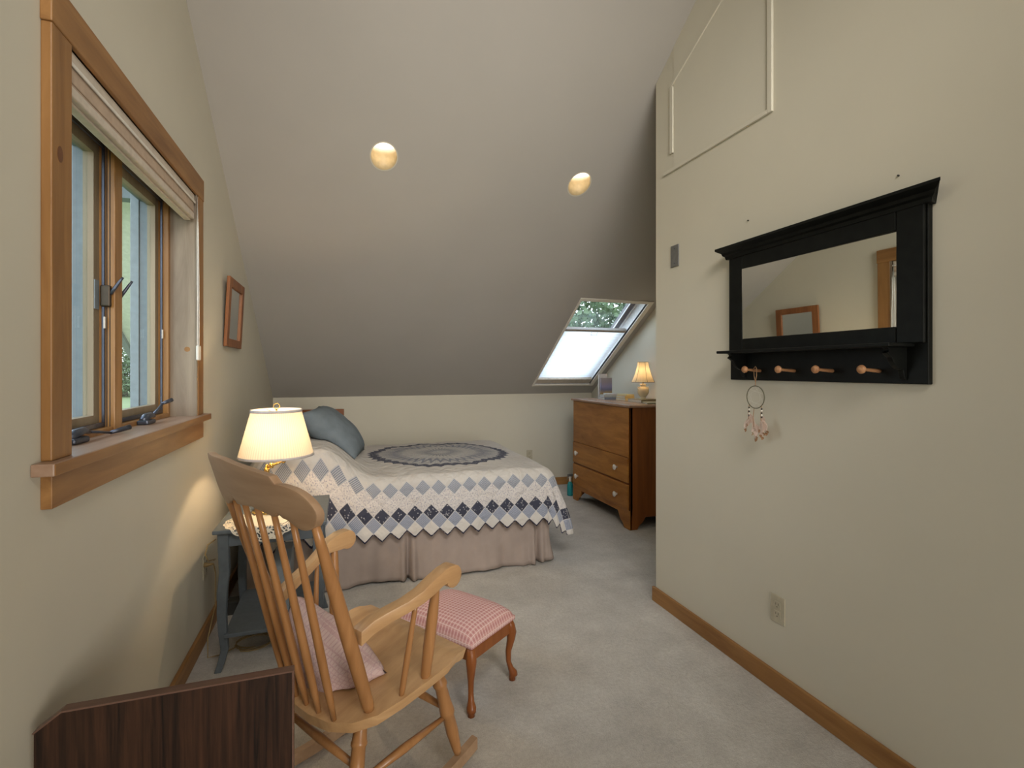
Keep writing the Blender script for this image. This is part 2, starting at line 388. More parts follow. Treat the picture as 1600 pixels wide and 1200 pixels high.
# knots
kn = wp('knot', MB().prism([(1.505+.0125*cos(k*pi/12), 1.905+.020*sin(k*pi/12)) for k in range(24)], lambda u, v, d: (d, u, v), CX-.002, CX+.0006), 'knotwood', cas)
wp('knot', MB().lathe([(.012, 0), (.012, 1)], 20, a=((-.70, 2.722, 1.478), (-.70, 2.7213, 1.478))), 'pine')
# fixed frame
fr = MB()
FX0, FX1 = -.86, -.768
for (a, b_) in ((1.563, 1.590), (2.695, 2.722)): fr.box(FX0, FX1, a, b_, 1.134, 2.206)
fr.box(FX0, FX1, 1.59, 2.695, 1.134, 1.182); fr.box(FX0, FX1, 1.59, 2.695, 2.165, 2.206)
wp('window_frame', fr, 'frame_wood', bevel=.003)
mu = wp('mullion', MB().box(-.86, -.762, 2.110, 2.172, 1.164, 2.206), 'frame_wood', bevel=.003)
gr = MB()
for x in (-.778, -.787, -.797): gr.box(x, x+.0025, 2.1085, 2.1105, 1.182, 2.165)
wp('groove', gr, 'dark', mu)
SASH = []
for (a, b_) in ((1.590, 2.110), (2.172, 2.695)):
    s_ = MB()
    for (c0, c1) in ((a, a+.042), (b_-.042, b_)): s_.box(-.838, -.808, c0, c1, 1.182, 2.165)
    s_.box(-.838, -.808, a+.042, b_-.042, 1.182, 1.225); s_.box(-.838, -.808, a+.042, b_-.042, 2.122, 2.165)
    sa = wp('sash', s_, 'sash_wood'); sa['kind'] = 'structure'
    wp('pane', MB().box(-.829, -.825, a+.042, b_-.042, 1.225, 2.122), 'glass', sa)
    e_ = MB()
    for (c0, c1) in ((a, a+.03), (b_-.03, b_)): e_.box(-.870, -.838, c0, c1, 1.175, 2.17)
    e_.box(-.870, -.838, a+.03, b_-.03, 1.175, 1.205); e_.box(-.870, -.838, a+.03, b_-.03, 2.14, 2.17)
    wp('outer_cladding', e_, 'clad')
    # insect screen frame just inside the sash
    sc = MB()
    for (c0, c1) in ((a, a+.011), (b_-.011, b_)): sc.box(-.797, -.790, c0, c1, 1.184, 2.163)
    sc.box(-.797, -.790, a+.011, b_-.011, 1.184, 1.199); sc.box(-.797, -.790, a+.011, b_-.011, 2.150, 2.163)
    wp('screen_frame', sc, 'pewter')
    wp('screen_clip', MB().box(-.790, -.786, b_-.016, b_-.006, 1.525, 1.565), 'whitep')
# keeper plate on the near sash's free stile
wp('lock_keeper', MB().box(-.808, -.805, 2.070, 2.102, 1.59, 1.69), 'clad2')
ec = MB()
for (a, b_, x0, x1) in ((2.66, 2.76, -.905, -.872), (1.53, 1.575, -.905, -.872), (2.115, 2.167, -.905, -.862)): ec.box(x0, x1, a, b_, 1.10, 2.24)
ec.box(-.92, -.872, 1.53, 2.76, 1.08, 1.165); ec.box(-.905, -.872, 1.53, 2.76, 2.175, 2.24)
wp('outer_casing', ec, 'clad2', bevel=.002)
# lock levers on the mullion
def lock(y, flip):
    lk = wp('sash_lock', MB().box(-.800, -.770, y-.009, y+.009, 1.600, 1.675), 'lockm', bevel=.005)
    wp('lever', MB().tube([(-.772, y, 1.645), (-.760, y, 1.665), (-.745, y, 1.69), (-.735, y, 1.705)], [.006, .006, .005, .004], 8), 'pewter', lk, smooth=True)
lock(2.100, 1); lock(2.181, 1)
# crank operators
def crank(y0, pts):
    b0 = MB().box(-.768, -.728, y0-.045, y0+.045, 1.164, 1.182)
    ck = wp('crank_operator', b0, 'pewter', bevel=.006)
    wp('crank_cover', MB().tube([(-.752, y0-.03, 1.180), (-.750, y0, 1.192), (-.748, y0+.05, 1.197), (-.748, y0+.085, 1.188)], [.012, .017, .013, .007], 12, flat=.8), 'pewter', ck, smooth=True)
    wp('crank_arm', MB().tube(pts[:-1], [.007, .006, .006][:len(pts)-1], 10, flat=.7), 'pewter', ck, smooth=True)
    wp('crank_knob', MB().tube([pts[-2], ((Vector(pts[-2])+Vector(pts[-1]))/2), pts[-1]], [.0055, .008, .009], 12), 'pewter', ck, smooth=True)
crank(1.80, [(-.748, 1.875, 1.190), (-.742, 1.95, 1.180), (-.735, 2.00, 1.172), (-.700, 2.055, 1.184)])
crank(2.36, [(-.748, 2.42, 1.192), (-.742, 2.475, 1.215), (-.738, 2.51, 1.236), (-.712, 2.545, 1.25)])
# blind raised to the top of the window (a thing of its own)
hr = thing('window_blind', 'cream pleated blind drawn up to the top of the left window with white cord loop', 'window blind', (-.70, 2.14, 2.2))
wp('head_rail', MB().box(-.712, -.666, 1.566, 2.706, 2.168, 2.204), 'headrail', hr, bevel=.003)
wp('rail_lip', MB().box(-.666, -.662, 1.566, 2.706, 2.163, 2.173), 'whitep', hr, bevel=.001)
wp('folded_fabric', MB().box(-.708, -.668, 1.57, 2.700, 2.125, 2.166).box(-.706, -.670, 1.57, 2.700, 2.118, 2.124), 'headrail2', hr, bevel=.002)
wp('bottom_rail', MB().box(-.712, -.666, 1.57, 2.700, 2.088, 2.116).box(-.708, -.68, 1.57, 2.700, 2.080, 2.088), 'headrail', hr, bevel=.004)
lp = [(-.652, 2.690, 2.19), (-.648, 2.697, 2.0), (-.648, 2.705, 1.8), (-.648, 2.708, 1.6), (-.648, 2.705, 1.48), (-.648, 2.690, 1.46), (-.648, 2.680, 1.5), (-.648, 2.682, 1.7), (-.650, 2.684, 2.0)]
wp('cord_loop', MB().tube(lp, .0022, 6, closed=True), 'whitep', hr, smooth=True)
wp('cord_tensioner', MB().box(-.653, -.640, 2.672, 2.714, 1.425, 1.495), 'whitep', hr, bevel=.006, seg=3)

# ---------------------------------------------------------------- outside
gd = obj('lawn', MB().box(-160, 160, -60, 240, -2.9, -2.7), 'grass'); struct(gd)
def tree(name, label, c, r, seed, h=None, group=None):
    rnd = random.Random(seed); t = thing(name, label, 'tree', (c[0], c[1], -2.7), 0, group)
    mb = MB()
    for i in range(2600):
        u, v_ = rnd.random()*2*pi, rnd.uniform(-1, 1); q = r*rnd.random()**.4
        p = Vector(c)+Vector((cos(u)*sqrt(1-v_*v_)*q, sin(u)*sqrt(1-v_*v_)*q, v_*q*1.1)); s_ = r*rnd.uniform(.018, .045)
        for k in range(5):
            d = Vector((rnd.uniform(-1, 1), rnd.uniform(-1, 1), rnd.uniform(-1, 1))).normalized(); e = d.orthogonal().normalized()*s_; f_ = d.cross(e)
            cc = p+Vector((rnd.uniform(-1, 1), rnd.uniform(-1, 1), rnd.uniform(-1, 1)))*s_*1.5
            mb.bm.faces.new([mb.bm.verts.new(cc+e*a+f_*b_) for a, b_ in ((1, 0), (0, .6), (-1, 0), (0, -.6))])
    obj('foliage', mb, 'foliage', t, fixn=False)
    obj('trunk', MB().tube([(c[0], c[1], -2.7), (c[0]+.1, c[1], c[2]-r*.6), (c[0], c[1], c[2])], [r*.09, r*.06, r*.02], 10), 'bk_brown2', t)
tree('leafy_tree', 'sunlit green tree outside, seen through the top of the skylight', (6.6, 13.0, 2.4), 2.6, 5)
for i, (x, y, r_) in enumerate(((-32, 92, 4.6), (-46, 90, 4.8))):
    tree('distant_tree', ('hazy tree on the field edge, framed by the right sash of the left window', 'hazy tree on the field edge, framed by the left sash of the left window')[i], (x, y, 1.2), r_, 20+i, group='trees at the far edge of the lawn')
so = MB(); so.prism([(6.3, cz(6.3)+.04), (1.0, cz(1.0)+.04), (1.0, cz(1.0)+.14), (6.3, cz(6.3)+.14)], lambda u, v, d: (d, u, v), -1.66, -.81)
st = struct(obj('roof_overhang', so, 'soffit'))
struct(obj('rake_board', MB().prism([(6.3, cz(6.3)), (1.0, cz(1.0)), (1.0, cz(1.0)+.2), (6.3, cz(6.3)+.2)], lambda u, v, d: (d, u, v), -1.70, -1.66), 'clad2', st))
struct(obj('soffit_beam', MB().box(-1.66, -.81, 3.43, 3.52, cz(3.5)-.10, cz(3.5)+.06), 'clad', st))

# ---------------------------------------------------------------- skylight (window_2)
sk = struct(thing('window_2', '', '', cp(SK[0], SK[3])))
for k in ('label', 'category'): del sk[k]
def slab(mb, x0, x1, y0, y1, o0, o1):
    "box in slope coordinates: y measured on the ceiling line, offset square to the slope"
    vs = [mb.bm.verts.new(cp(x, y, o)) for x in (x0, x1) for y in (y0, y1) for o in (o0, o1)]
    for f in ((0, 1, 3, 2), (4, 6, 7, 5), (0, 4, 5, 1), (2, 3, 7, 6), (0, 2, 6, 4), (1, 5, 7, 3)): mb.bm.faces.new([vs[i] for i in f])
    return mb
DS = .17
sh = MB(); slab(sh, SK[0]-.012, SK[0], SK[2]-.012, SK[3]+.012, 0, DS); slab(sh, SK[1], SK[1]+.012, SK[2]-.012, SK[3]+.012, 0, DS)
slab(sh, SK[0], SK[1], SK[2]-.012, SK[2], 0, DS); slab(sh, SK[0], SK[1], SK[3], SK[3]+.012, 0, DS)
obj('shaft', sh, 'shaftw', sk)
tr = MB(); e = .03
slab(tr, SK[0]-.022, SK[0], SK[2]-.03, SK[3]+.025, -.010, .0); slab(tr, SK[1], SK[1]+.05, SK[2]-.03, SK[3]+.025, -.010, .0)
slab(tr, SK[0], SK[1], SK[2]-.03, SK[2], -.010, .0); slab(tr, SK[0], SK[1], SK[3], SK[3]+.025, -.010, .0)
obj('trim', tr, 'skytrim', sk, bevel=.002)
sf = MB(); a0, a1, b0, b1 = SK[0], SK[1]-.0, SK[2], SK[3]
slab(sf, a0, a0+.045, b0, b1, DS-.05, DS); slab(sf, a1-.075, a1, b0, b1, DS-.05, DS); slab(sf, a0+.045, a1-.075, b0, b0+.045, DS-.05, DS); slab(sf, a0+.045, a1-.075, b1-.06, b1, DS-.05, DS)
s2 = obj('sash', sf, 'sashgrey', sk, bevel=.003)
obj('pane', slab(MB(), a0+.045, a1-.075, b0+.045, b1-.06, DS-.022, DS-.018), 'glass', s2)
ed_ = MB(); slab(ed_, a1-.082, a1-.075, b0+.045, b1-.06, DS-.055, DS-.045); slab(ed_, a1-.02, a1-.004, b0, b1, DS-.06, DS-.05)
obj('sash_bead', ed_, 'shaftw', s2)
sb = thing('skylight_blind', 'white translucent cellular blind pulled over the lower part of the skylight', 'blind', cp(SK[0], SK[3]))
bl = MB(); n = 42; y0, y1 = 4.565, 5.355
pts = []
for k in range(n+1):
    y = y0+(y1-y0)*k/n; pts.append((y, .028+(.008 if k % 2 else 0)))
for (ya, oa), (yb, ob) in zip(pts, pts[1:]):
    bl.bm.faces.new([bl.bm.verts.new(p) for p in (cp(SK[0]+.008, ya, oa), cp(SK[1]-.012, ya, oa), cp(SK[1]-.012, yb, ob), cp(SK[0]+.008, yb, ob))])
obj('cellular_fabric', bl, 'blindw', sb, fixn=False)
rl = obj('rail', slab(MB(), SK[0]+.004, SK[1]-.006, 4.537, 4.567, .012, .045), 'greyrail', sb, bevel=.003)
hb = MB(); hb.tube([cp(2.39, 4.567, .01), cp(2.39, 4.59, -.006), cp(2.455, 4.59, -.006), cp(2.455, 4.567, .01)], .0025, 6)
obj('pull_handle', hb, 'dark', rl)
obj('bottom_rail', slab(MB(), SK[0]+.004, SK[1]-.006, 5.30, 5.372, .006, .05), 'headrail', sb, bevel=.003)

# ---------------------------------------------------------------- recessed ceiling lights
M['bulb'] = emis('lit_lamp_face', (1.0, .90, .72), 1.25)
M['reflector'] = plain('cream_reflector', (.66, .50, .27), .5)
for i, (cx, cy) in enumerate(CANS):
    t = thing('recessed_light', ('lit round recessed light in the sloping ceiling, above the bed head, left of the pair', 'lit round recessed light in the sloping ceiling, above the skylight side, right of the pair')[i], 'ceiling light', (cx, cy, cz(cy)), 0, 'recessed ceiling lights')
    z0 = cz(cy); mb = MB(); n = 40
    def cf(u, v_):
        a = 2*pi*u; x, y = cx+CR*cos(a), cy+CR*sin(a); return (x, y, cz(y)+.001+(z0+.085-cz(y))*v_)
    mb.grid(n, 3, cf, wrapu=True); obj('reflector', mb, 'reflector', t, smooth=True, solid=.002)
    obj('lamp_face', MB().lathe([(.068, 0), (.070, .004), (.066, .008)], 32, (cx, cy, z0+.072)), 'bulb', t, smooth=True)
    rg = MB(); n = 48
    ring_in = [rg.bm.verts.new(cp(cx+(CR-.001)*cos(2*pi*k/n), cy+(CR-.001)*sin(2*pi*k/n), -.0015)) for k in range(n)]
    ring_out = [rg.bm.verts.new(cp(cx+(CR+.006)*cos(2*pi*k/n), cy+(CR+.006)*sin(2*pi*k/n), -.0015)) for k in range(n)]
    for k in range(n): rg.bm.faces.new((ring_in[k], ring_in[(k+1) % n], ring_out[(k+1) % n], ring_out[k]))
    obj('trim_ring', rg, 'trimpaint', t)
    l = bpy.data.lights.new('can_lamp', 'SPOT'); l.energy = 4; l.color = (1, .80, .52); l.spot_size = R(130); l.spot_blend = .8; l.shadow_soft_size = .05
    lo = bpy.data.objects.new('can_lamp', l); C.objects.link(lo); lo.parent = t; lo.location = (0, 0, -.075)

# ================================================================ BLACK WALL MIRROR WITH SHELF
BX = 1.748
t = thing('wall_mirror', 'black painted wall mirror with cornice, shelf and four wooden pegs on the right wall', 'mirror', (XR, 1.505, 1.33))
fm = MB(); fm.box(BX, XR, 1.079, 1.932, 1.334, 1.930)
obj('backboard', fm, 'black', t, bevel=.003)
ff = MB()
FX = BX-.014
ff.box(FX, BX, 1.084, 1.168, 1.466, 1.930); ff.box(FX, BX, 1.843, 1.927, 1.466, 1.930); ff.box(FX, BX, 1.168, 1.843, 1.842, 1.930); ff.box(FX, BX, 1.168, 1.843, 1.466, 1.524)
obj('frame', ff, 'black', t, bevel=.004)
gm = MB(); GE, GG = .0165, .007
vs = [gm.bm.verts.new((BX-.007-GE*(y-1.505)-GG*(z-1.683)+d, y, z)) for y in (1.166, 1.845) for z in (1.522, 1.844) for d in (0, .002)]
for f_ in ((0, 1, 3, 2), (4, 6, 7, 5), (0, 4, 5, 1), (2, 3, 7, 6), (0, 2, 6, 4), (1, 5, 7, 3)): gm.bm.faces.new([vs[i] for i in f_])
obj('glass', gm, 'mirror', t)
cn = MB()
prof = [(XR, 1.905), (FX-.004, 1.905), (FX-.008, 1.918), (FX-.018, 1.924), (FX-.022, 1.934), (FX-.036, 1.941), (FX-.048, 1.947), (FX-.048, 1.957), (XR, 1.960)]
for i in range(1):
    # mitred ends: section sweeps round three sides
    outer = []
    for (x, z) in prof:
        d = (FX-x) if x < FX else -.012
        e_ = max(d, -.006)+.012
        outer.append((x, z, 1.079-e_*1.15-.002, 1.932+e_*.55+.002))
    va = [cn.bm.verts.new((x, y0_, z)) for x, z, y0_, y1_ in outer]; vb = [cn.bm.verts.new((x, y1_, z)) for x, z, y0_, y1_ in outer]
    for k in range(len(va)): j = (k+1) % len(va); cn.bm.faces.new((va[k], va[j], vb[j], vb[k]))
    cn.bm.faces.new(va[::-1]); cn.bm.faces.new(vb)
obj('cornice', cn, 'black', t)
obj('shelf', MB().box(1.628, BX, 1.118, 1.890, 1.455, 1.467), 'black', t, bevel=.003)
for y in (1.150, 1.842):
    pf = [(BX, 1.455)]+[(BX-.095+.012*sin(k/4*pi), 1.455-.02*k/4) for k in range(5)]+[(BX-.075+.035*(1-cos(k/6*pi/2))+.02*(k/6), 1.435-.055*sin(k/6*pi/2)) for k in range(1, 7)]+[(BX-.012, 1.352), (BX, 1.345)]
    mb = MB(); mb.prism(pf, lambda u, v, d: (u, d, v), y-.009, y+.009); obj('bracket', mb, 'black', t, bevel=.002)
for y in (1.752, 1.574, 1.406, 1.231):
    obj('peg', MB().lathe([(.0075, 0), (.0065, .3), (.0055, .72), (.007, .80), (.0135, .86), (.0155, .93), (.012, 1)], 18, a=((BX, y, 1.377), (1.655, y, 1.383))), 'peg', t, smooth=True)

# dreamcatcher on the first peg
dx, dy = 1.703, 1.733
t = thing('dreamcatcher', 'small hoop dreamcatcher with peach feathers hanging from the first peg', 'dreamcatcher', (dx, dy, 1.30))
obj('hoop', MB().tube([(dx, dy+.049*cos(a*pi/20), 1.262+.049*sin(a*pi/20)) for a in range(40)], .0022, 8, closed=True), 'hoop', t, smooth=True)
obj('hanging_cord', MB().tube([(dx, dy+.001, 1.310), (dx, dy, 1.328), (dx, dy+.008, 1.355), (dx, dy+.009, 1.388), (dx, dy, 1.396), (dx, dy-.006, 1.388), (dx, dy-.006, 1.355), (dx, dy, 1.328)], .0018, 6), 'leather', t)
wb = MB()
for k in range(8):
    a, b_ = k*pi/4, (k+2.6)*pi/4
    wb.tube([(dx, dy+.047*cos(a), 1.262+.047*sin(a)), (dx, dy+.047*cos(b_), 1.262+.047*sin(b_))], .0004, 4)
obj('web', wb, 'whitep', t)
rnd = random.Random(8)
def feather(p, ang, ln, wd, m='feather'):
    mb = MB()
    d = Vector((rnd.uniform(-.25, .25), sin(ang), -cos(ang))); n_ = Vector((rnd.uniform(-.5, .5), cos(ang), sin(ang))).normalized()
    P = Vector(p); k = 7; L_ = []; R_ = []
    up = d.cross(n_)
    for i in range(k+1):
        u = i/k; c = P+d*ln*u+up*.006*sin(u*pi); ww = wd*sin(pi*min(1, u*.9+.08))**.7+.0006
        L_.append(mb.bm.verts.new(c-n_*ww)); R_.append(mb.bm.verts.new(c+n_*ww))
    for i in range(k): mb.bm.faces.new((L_[i], R_[i], R_[i+1], L_[i+1]))
    f_ = obj('feather', mb, m, t, solid=.001); return P+d*ln
strands = [(dy+.036, 1.228, .070), (dy+.008, 1.212, .085), (dy-.034, 1.226, .080)]
for si, (y, z, ln) in enumerate(strands):
    obj('strand', MB().tube([(dx, y, z), (dx-.002, y+.003, z-ln*.5), (dx, y+.001, z-ln)], .0014, 6), 'leather', t)
    for k in range(5):
        if si == 1: break
        obj('bead', MB().lathe([(.002, 0), (.0038, .25), (.0038, .75), (.002, 1)], 10, a=((dx, y, z-.010-k*.009), (dx, y, z-.017-k*.009))), 'dark' if k % 2 == 0 else 'whitep', t)
    for k in range(5):
        p = feather((dx+rnd.uniform(-.006, .006), y+rnd.uniform(-.006, .006), z-ln+rnd.uniform(0, .035)), rnd.uniform(-.7, .7), rnd.uniform(.045, .062), .010)
        feather(p, rnd.uniform(-.5, .5), .014, .005, 'feather_tip')

# switch plate, outlets
t = thing('switch_plate', 'grey metal switch plate on the right wall near the corner', 'switch plate', (XR, 2.381, 2.025))
obj('plate', MB().box(XR-.006, XR, 2.346, 2.416, 1.962, 2.084), 'greyplate', t, bevel=.002)
for z in (1.982, 2.064): obj('screw', MB().lathe([(.0035, 0), (.003, 1)], 10, a=((XR-.006, 2.381, z), (XR-.0075, 2.381, z))), 'pewter', t)
def outlet(name, label, c, nrm, m='almond'):
    t = thing(name, label, 'outlet', c)
    n_ = Vector(nrm); s_ = Vector((0, 0, 1)).cross(n_); c = Vector(c)
    B = Matrix((s_.to_4d(), n_.to_4d(), Vector((0, 0, 1, 0)), (0, 0, 0, 1))).transposed(); B.col[3] = (*c, 1); B[3][0] = B[3][1] = B[3][2] = 0
    obj('cover_plate', MB().box(-.0365, .0365, 0, .006, -.059, .059, B), m, t, bevel=.002)
    for dz in (-.02, .02):
        r = obj('receptacle', MB().box(-.017, .017, .006, .0085, dz-.0145, dz+.0145, B), m, t, bevel=.003)
        obj('slots', MB().box(-.0075, -.0055, .0085, .0092, dz-.001, dz+.008, B).box(.0055, .0075, .0085, .0092, dz-.001, dz+.008, B).box(-.002, .002, .0085, .0092, dz-.010, dz-.006, B), 'dark', r)
    return t
outlet('wall_outlet', 'almond duplex outlet low on the right wall below the black mirror', (XR, 1.674, .352), (-1, 0, 0))
outlet('wall_outlet', 'almond duplex outlet on the left wall behind the grey side table', (XL, 2.93, .375), (1, 0, 0))
outlet('wall_outlet', 'outlet cover on the back wall just above the foot of the bed', (2.08, YB, .375), (0, -1, 0))
# plug and flex of the table lamp
t = thing('lamp_cord', 'tan lamp flex from the left wall outlet coiling on the carpet under the side table', 'cord', (XL+.03, 2.93, .39))
obj('plug', MB().tube([(XL+.006, 2.90, .392), (XL+.018, 2.90, .392), (XL+.05, 2.895, .395)], [.012, .011, .004], 10), 'cordm', t, smooth=True)
cpts = [(XL+.05, 2.895, .395), (-.612, 2.86, .36), (-.60, 2.80, .22), (-.615, 2.72, .10), (-.61, 2.70, .02), (-.56, 2.74, .006), (-.50, 2.80, .005)]
for k in range(30): a = -2.2+k*.46; cpts.append((-.43+.085*cos(a), 2.80+.07*sin(a)+k*.0012, .005+.0016*(k % 14 > 6)))
obj('flex', MB().tube(cpts, .0028, 6), 'cordm', t, smooth=True)
cpts = [(-.56, 2.62, .60), (-.583, 2.58, .59), (-.592, 2.575, .55), (-.585, 2.60, .51), (-.60, 2.80, .45), (XL+.05, 2.90, .41)]
obj('flex', MB().tube(cpts, .0028, 6), 'cordm', t, smooth=True)
t = obj('power_adapter', MB().box(-.625, -.565, 3.17, 3.25, .0, .075), 'dark', bevel=.006); tag(t, 'black plug-in adapter block on the floor behind the side table', 'adapter')

# small tilted mirror on the left wall
t = thing('small_mirror', 'small wood framed mirror tilting off the left wall between window and ceiling slope', 'mirror', (XL, 3.55, 1.52))
bx0, bx1, zt, zb = -.655, -.634, 1.937, 1.521; yy0, yy1 = 3.327, 3.779; TD = .018
def tp(y, z, d): k = (z-zb)/(zt-zb); return (bx0+(bx1-bx0)*k-d, y, z)
def tbox(mb, y0, y1, z0, z1, d0, d1):
    vs = [mb.bm.verts.new(tp(y, z, d)) for y in (y0, y1) for z in (z0, z1) for d in (d0, d1)]
    for f in ((0, 1, 3, 2), (4, 6, 7, 5), (0, 4, 5, 1), (2, 3, 7, 6), (0, 2, 6, 4), (1, 5, 7, 3)): mb.bm.faces.new([vs[i] for i in f])
    return mb
fw = .062
mb = MB(); tbox(mb, yy0, yy0+fw, zb, zt, 0, TD); tbox(mb, yy1-fw, yy1, zb, zt, 0, TD)
tbox(mb, yy0+fw, yy1-fw, zt-.055, zt, 0, TD); tbox(mb, yy0+fw, yy1-fw, zb, zb+.05, 0, TD)
obj('frame', mb, 'mirrorwood', t, bevel=.003)
obj('glass', tbox(MB(), yy0+fw-.003, yy1-fw+.003, zb+.047, zt-.052, .010, .013), 'mirror', t)

# ================================================================ DRESSER
DX0, DX1, DY0, DY1 = 2.335, 2.84, 3.755, 4.880
t = thing('dresser', 'orange brown pine dresser with deep top panel and two drawers in the alcove', 'dresser', (2.58, 4.31, 0))
def sidepoly(): return [(DX0, .0), (DX0+.07, .0), (DX0+.085, .03), (DX0+.12, .055), (DX0+.15, .10), (DX1-.15, .10), (DX1-.12, .055), (DX1-.085, .03), (DX1-.07, 0), (DX1, 0), (DX1, 1.055), (DX0, 1.055)]
for (a, b_) in ((DY0, DY0+.02), (DY1-.02, DY1)):
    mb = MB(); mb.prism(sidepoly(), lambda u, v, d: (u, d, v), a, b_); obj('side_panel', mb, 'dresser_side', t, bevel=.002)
obj('back_panel', MB().box(DX1-.012, DX1, DY0+.02, DY1-.02, .10, 1.055), 'dresser_side', t)
obj('carcass', MB().box(DX0+.022, DX1-.012, DY0+.02, DY1-.02, .13, 1.05), 'dark', t)
tp_ = MB(); tp_.box(DX0-.022, DX1+.006, DY0-.022, DY1+.02, 1.055, 1.076); obj('top', tp_, 'dresser_top', t, bevel=.004)
obj('upper_panel', MB().box(DX0-.006, DX0+.022, DY0+.022, DY1-.008, .622, 1.052), 'dresser_front', t, bevel=.003)
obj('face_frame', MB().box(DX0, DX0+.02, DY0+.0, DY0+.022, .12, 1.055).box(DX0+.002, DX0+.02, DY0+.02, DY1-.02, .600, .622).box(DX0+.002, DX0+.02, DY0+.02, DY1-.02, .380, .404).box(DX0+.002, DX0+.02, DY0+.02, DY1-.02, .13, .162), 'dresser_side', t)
for (z0, z1, kz) in ((.402, .616, .511), (.166, .384, .270)):
    d = obj('drawer', MB().box(DX0-.014, DX0+.02, DY0+.024, DY1-.010, z0, z1), 'dresser_front', t, bevel=.005)
    for y in (3.957, 4.752):
        obj('knob', MB().lathe([(.012, 0), (.010, .3), (.022, .55), (.026, .78), (.020, .95), (.006, 1)], 18, a=((DX0-.014, y, kz), (DX0-.050, y, kz))), 'whiteknob', d, smooth=True)
bs = [(DY0, 0), (DY0+.09, 0), (DY0+.115, .035), (DY0+.16, .06), (DY0+.20, .125), (DY1-.20, .125), (DY1-.16, .06), (DY1-.115, .035), (DY1-.09, 0), (DY1, 0), (DY1, .165), (DY0, .165)]
mb = MB(); mb.prism(bs, lambda u, v, d: (d, u, v), DX0-.006, DX0+.014); obj('bracket_base', mb, 'dresser_front', t, bevel=.002)
# bottle beside it
t = thing('spray_bottle', 'clear and teal bottle on the carpet at the far side of the dresser', 'bottle', (2.36, 5.02, 0))
obj('body', MB().lathe([(.030, 0), (.033, .01), (.033, .11), (.022, .14), (.013, .155)], 20, (2.36, 5.02, 0)), 'teal', t, smooth=True)
obj('neck', MB().lathe([(.013, .155), (.013, .19), (.016, .19), (.016, .21)], 16, (2.36, 5.02, 0)), 'whitep', t)
obj('trigger', MB().box(2.33, 2.39, 5.01, 5.03, .21, .235).tube([(2.335, 5.02, .21), (2.325, 5.02, .18)], .004, 6), 'greyplate', t)

# books on the dresser
def book(name, label, c, sx_, sy_, sz_, rz, cover, group=None, spine='x-', m2='whitecloth', art=None):
    b = thing(name, label, 'book', c, rz, group); h = .0025
    mb = MB()
    # local: x thickness-or-width, built as cover boards round a page block
    if sz_ > sx_ and sz_ > sy_:      # standing, boards face -y/+y, spine at -x
        mb.box(-sx_/2, sx_/2, -sy_/2, -sy_/2+h, 0, sz_).box(-sx_/2, sx_/2, sy_/2-h, sy_/2, 0, sz_).box(-sx_/2, -sx_/2+h, -sy_/2, sy_/2, 0, sz_)
        obj('cover', mb, cover, b, world=False); obj('pages', MB().box(-sx_/2+h, sx_/2-.004, -sy_/2+h, sy_/2-h, .004, sz_-.004), m2, b, world=False)
    else:
        mb.box(-sx_/2, sx_/2, -sy_/2, sy_/2, 0, h).box(-sx_/2, sx_/2, -sy_/2, sy_/2, sz_-h, sz_).box(-sx_/2, -sx_/2+h, -sy_/2, sy_/2, 0, sz_)
        obj('cover', mb, cover, b, world=False); obj('pages', MB().box(-sx_/2+h, sx_/2-.004, -sy_/2+.004, sy_/2-.004, h, sz_-h), m2, b, world=False)
    return b
for nme, col in (('bk_white', (.62, .57, .54)), ('bk_lilac', (.40, .36, .42)), ('bk_gold', (.62, .44, .17)), ('bk_yellow', (.72, .56, .24)), ('bk_slate', (.22, .26, .33)), ('bk_grey', (.46, .46, .42)), ('bk_olive', (.32, .29, .18)), ('bk_brown', (.2, .12, .07))): M[nme] = plain(nme.replace('bk', 'book_cover'), col, .5)
m, nt, b = newmat('photo_cover'); M['bk_photo'] = m   # a cover picture: sky over shore
x, y, z = xyz(nt, coords(nt)); f = noise(nt, coords(nt), 22, 3)
nt.links.new(ramp(nt, z*4.2+f*.12, [(.05, (.10, .09, .07)), (.28, (.42, .28, .10)), (.45, (.16, .16, .24)), (.60, (.26, .24, .38)), (.80, (.30, .25, .27)), (.98, (.33, .28, .27))]), b.inputs['Base Color'])
TZ = 1.0762
book('standing_book', 'tall pale book standing upright at the back of the dresser top', (2.665, 4.842, TZ), .10, .022, .262, R(2), 'bk_white', 'standing books on the dresser')
o = book('standing_book', 'upright book with a lake picture cover, in front of the tall pale one', (2.690, 4.812, TZ), .135, .024, .218, R(2), 'bk_photo', 'standing books on the dresser')
book('stacked_book', 'dark slate hardback, bottom of the left stack on the dresser', (2.62, 4.64, TZ), .20, .16, .024, R(82), 'bk_slate', 'stacked books on the dresser')
book('stacked_book', 'grey hardback lying on the slate one in the left stack', (2.63, 4.65, TZ+.0242), .19, .15, .020, R(76), 'bk_grey', 'stacked books on the dresser')
book('stacked_book', 'white thin book on top of the left stack on the dresser', (2.65, 4.66, TZ+.0444), .16, .12, .014, R(70), 'bk_white', 'stacked books on the dresser')
book('stacked_book', 'pale yellow book, bottom of the right stack beside the small lamp', (2.71, 4.46, TZ), .17, .115, .022, R(95), 'bk_yellow', 'stacked books on the dresser')
book('stacked_book', 'gold book lying in the middle of the right stack beside the small lamp', (2.71, 4.46, TZ+.0222), .165, .11, .022, R(92), 'bk_gold', 'stacked books on the dresser')
book('stacked_book', 'pale gold book on top of the right stack beside the small lamp', (2.72, 4.47, TZ+.0444), .15, .10, .014, R(99), 'bk_yellow', 'stacked books on the dresser')
book('flat_book', 'thin olive book lying flat at the near edge of the dresser top', (2.66, 3.90, TZ), .20, .15, .012, R(70), 'bk_olive', 'flat books under the small lamp')
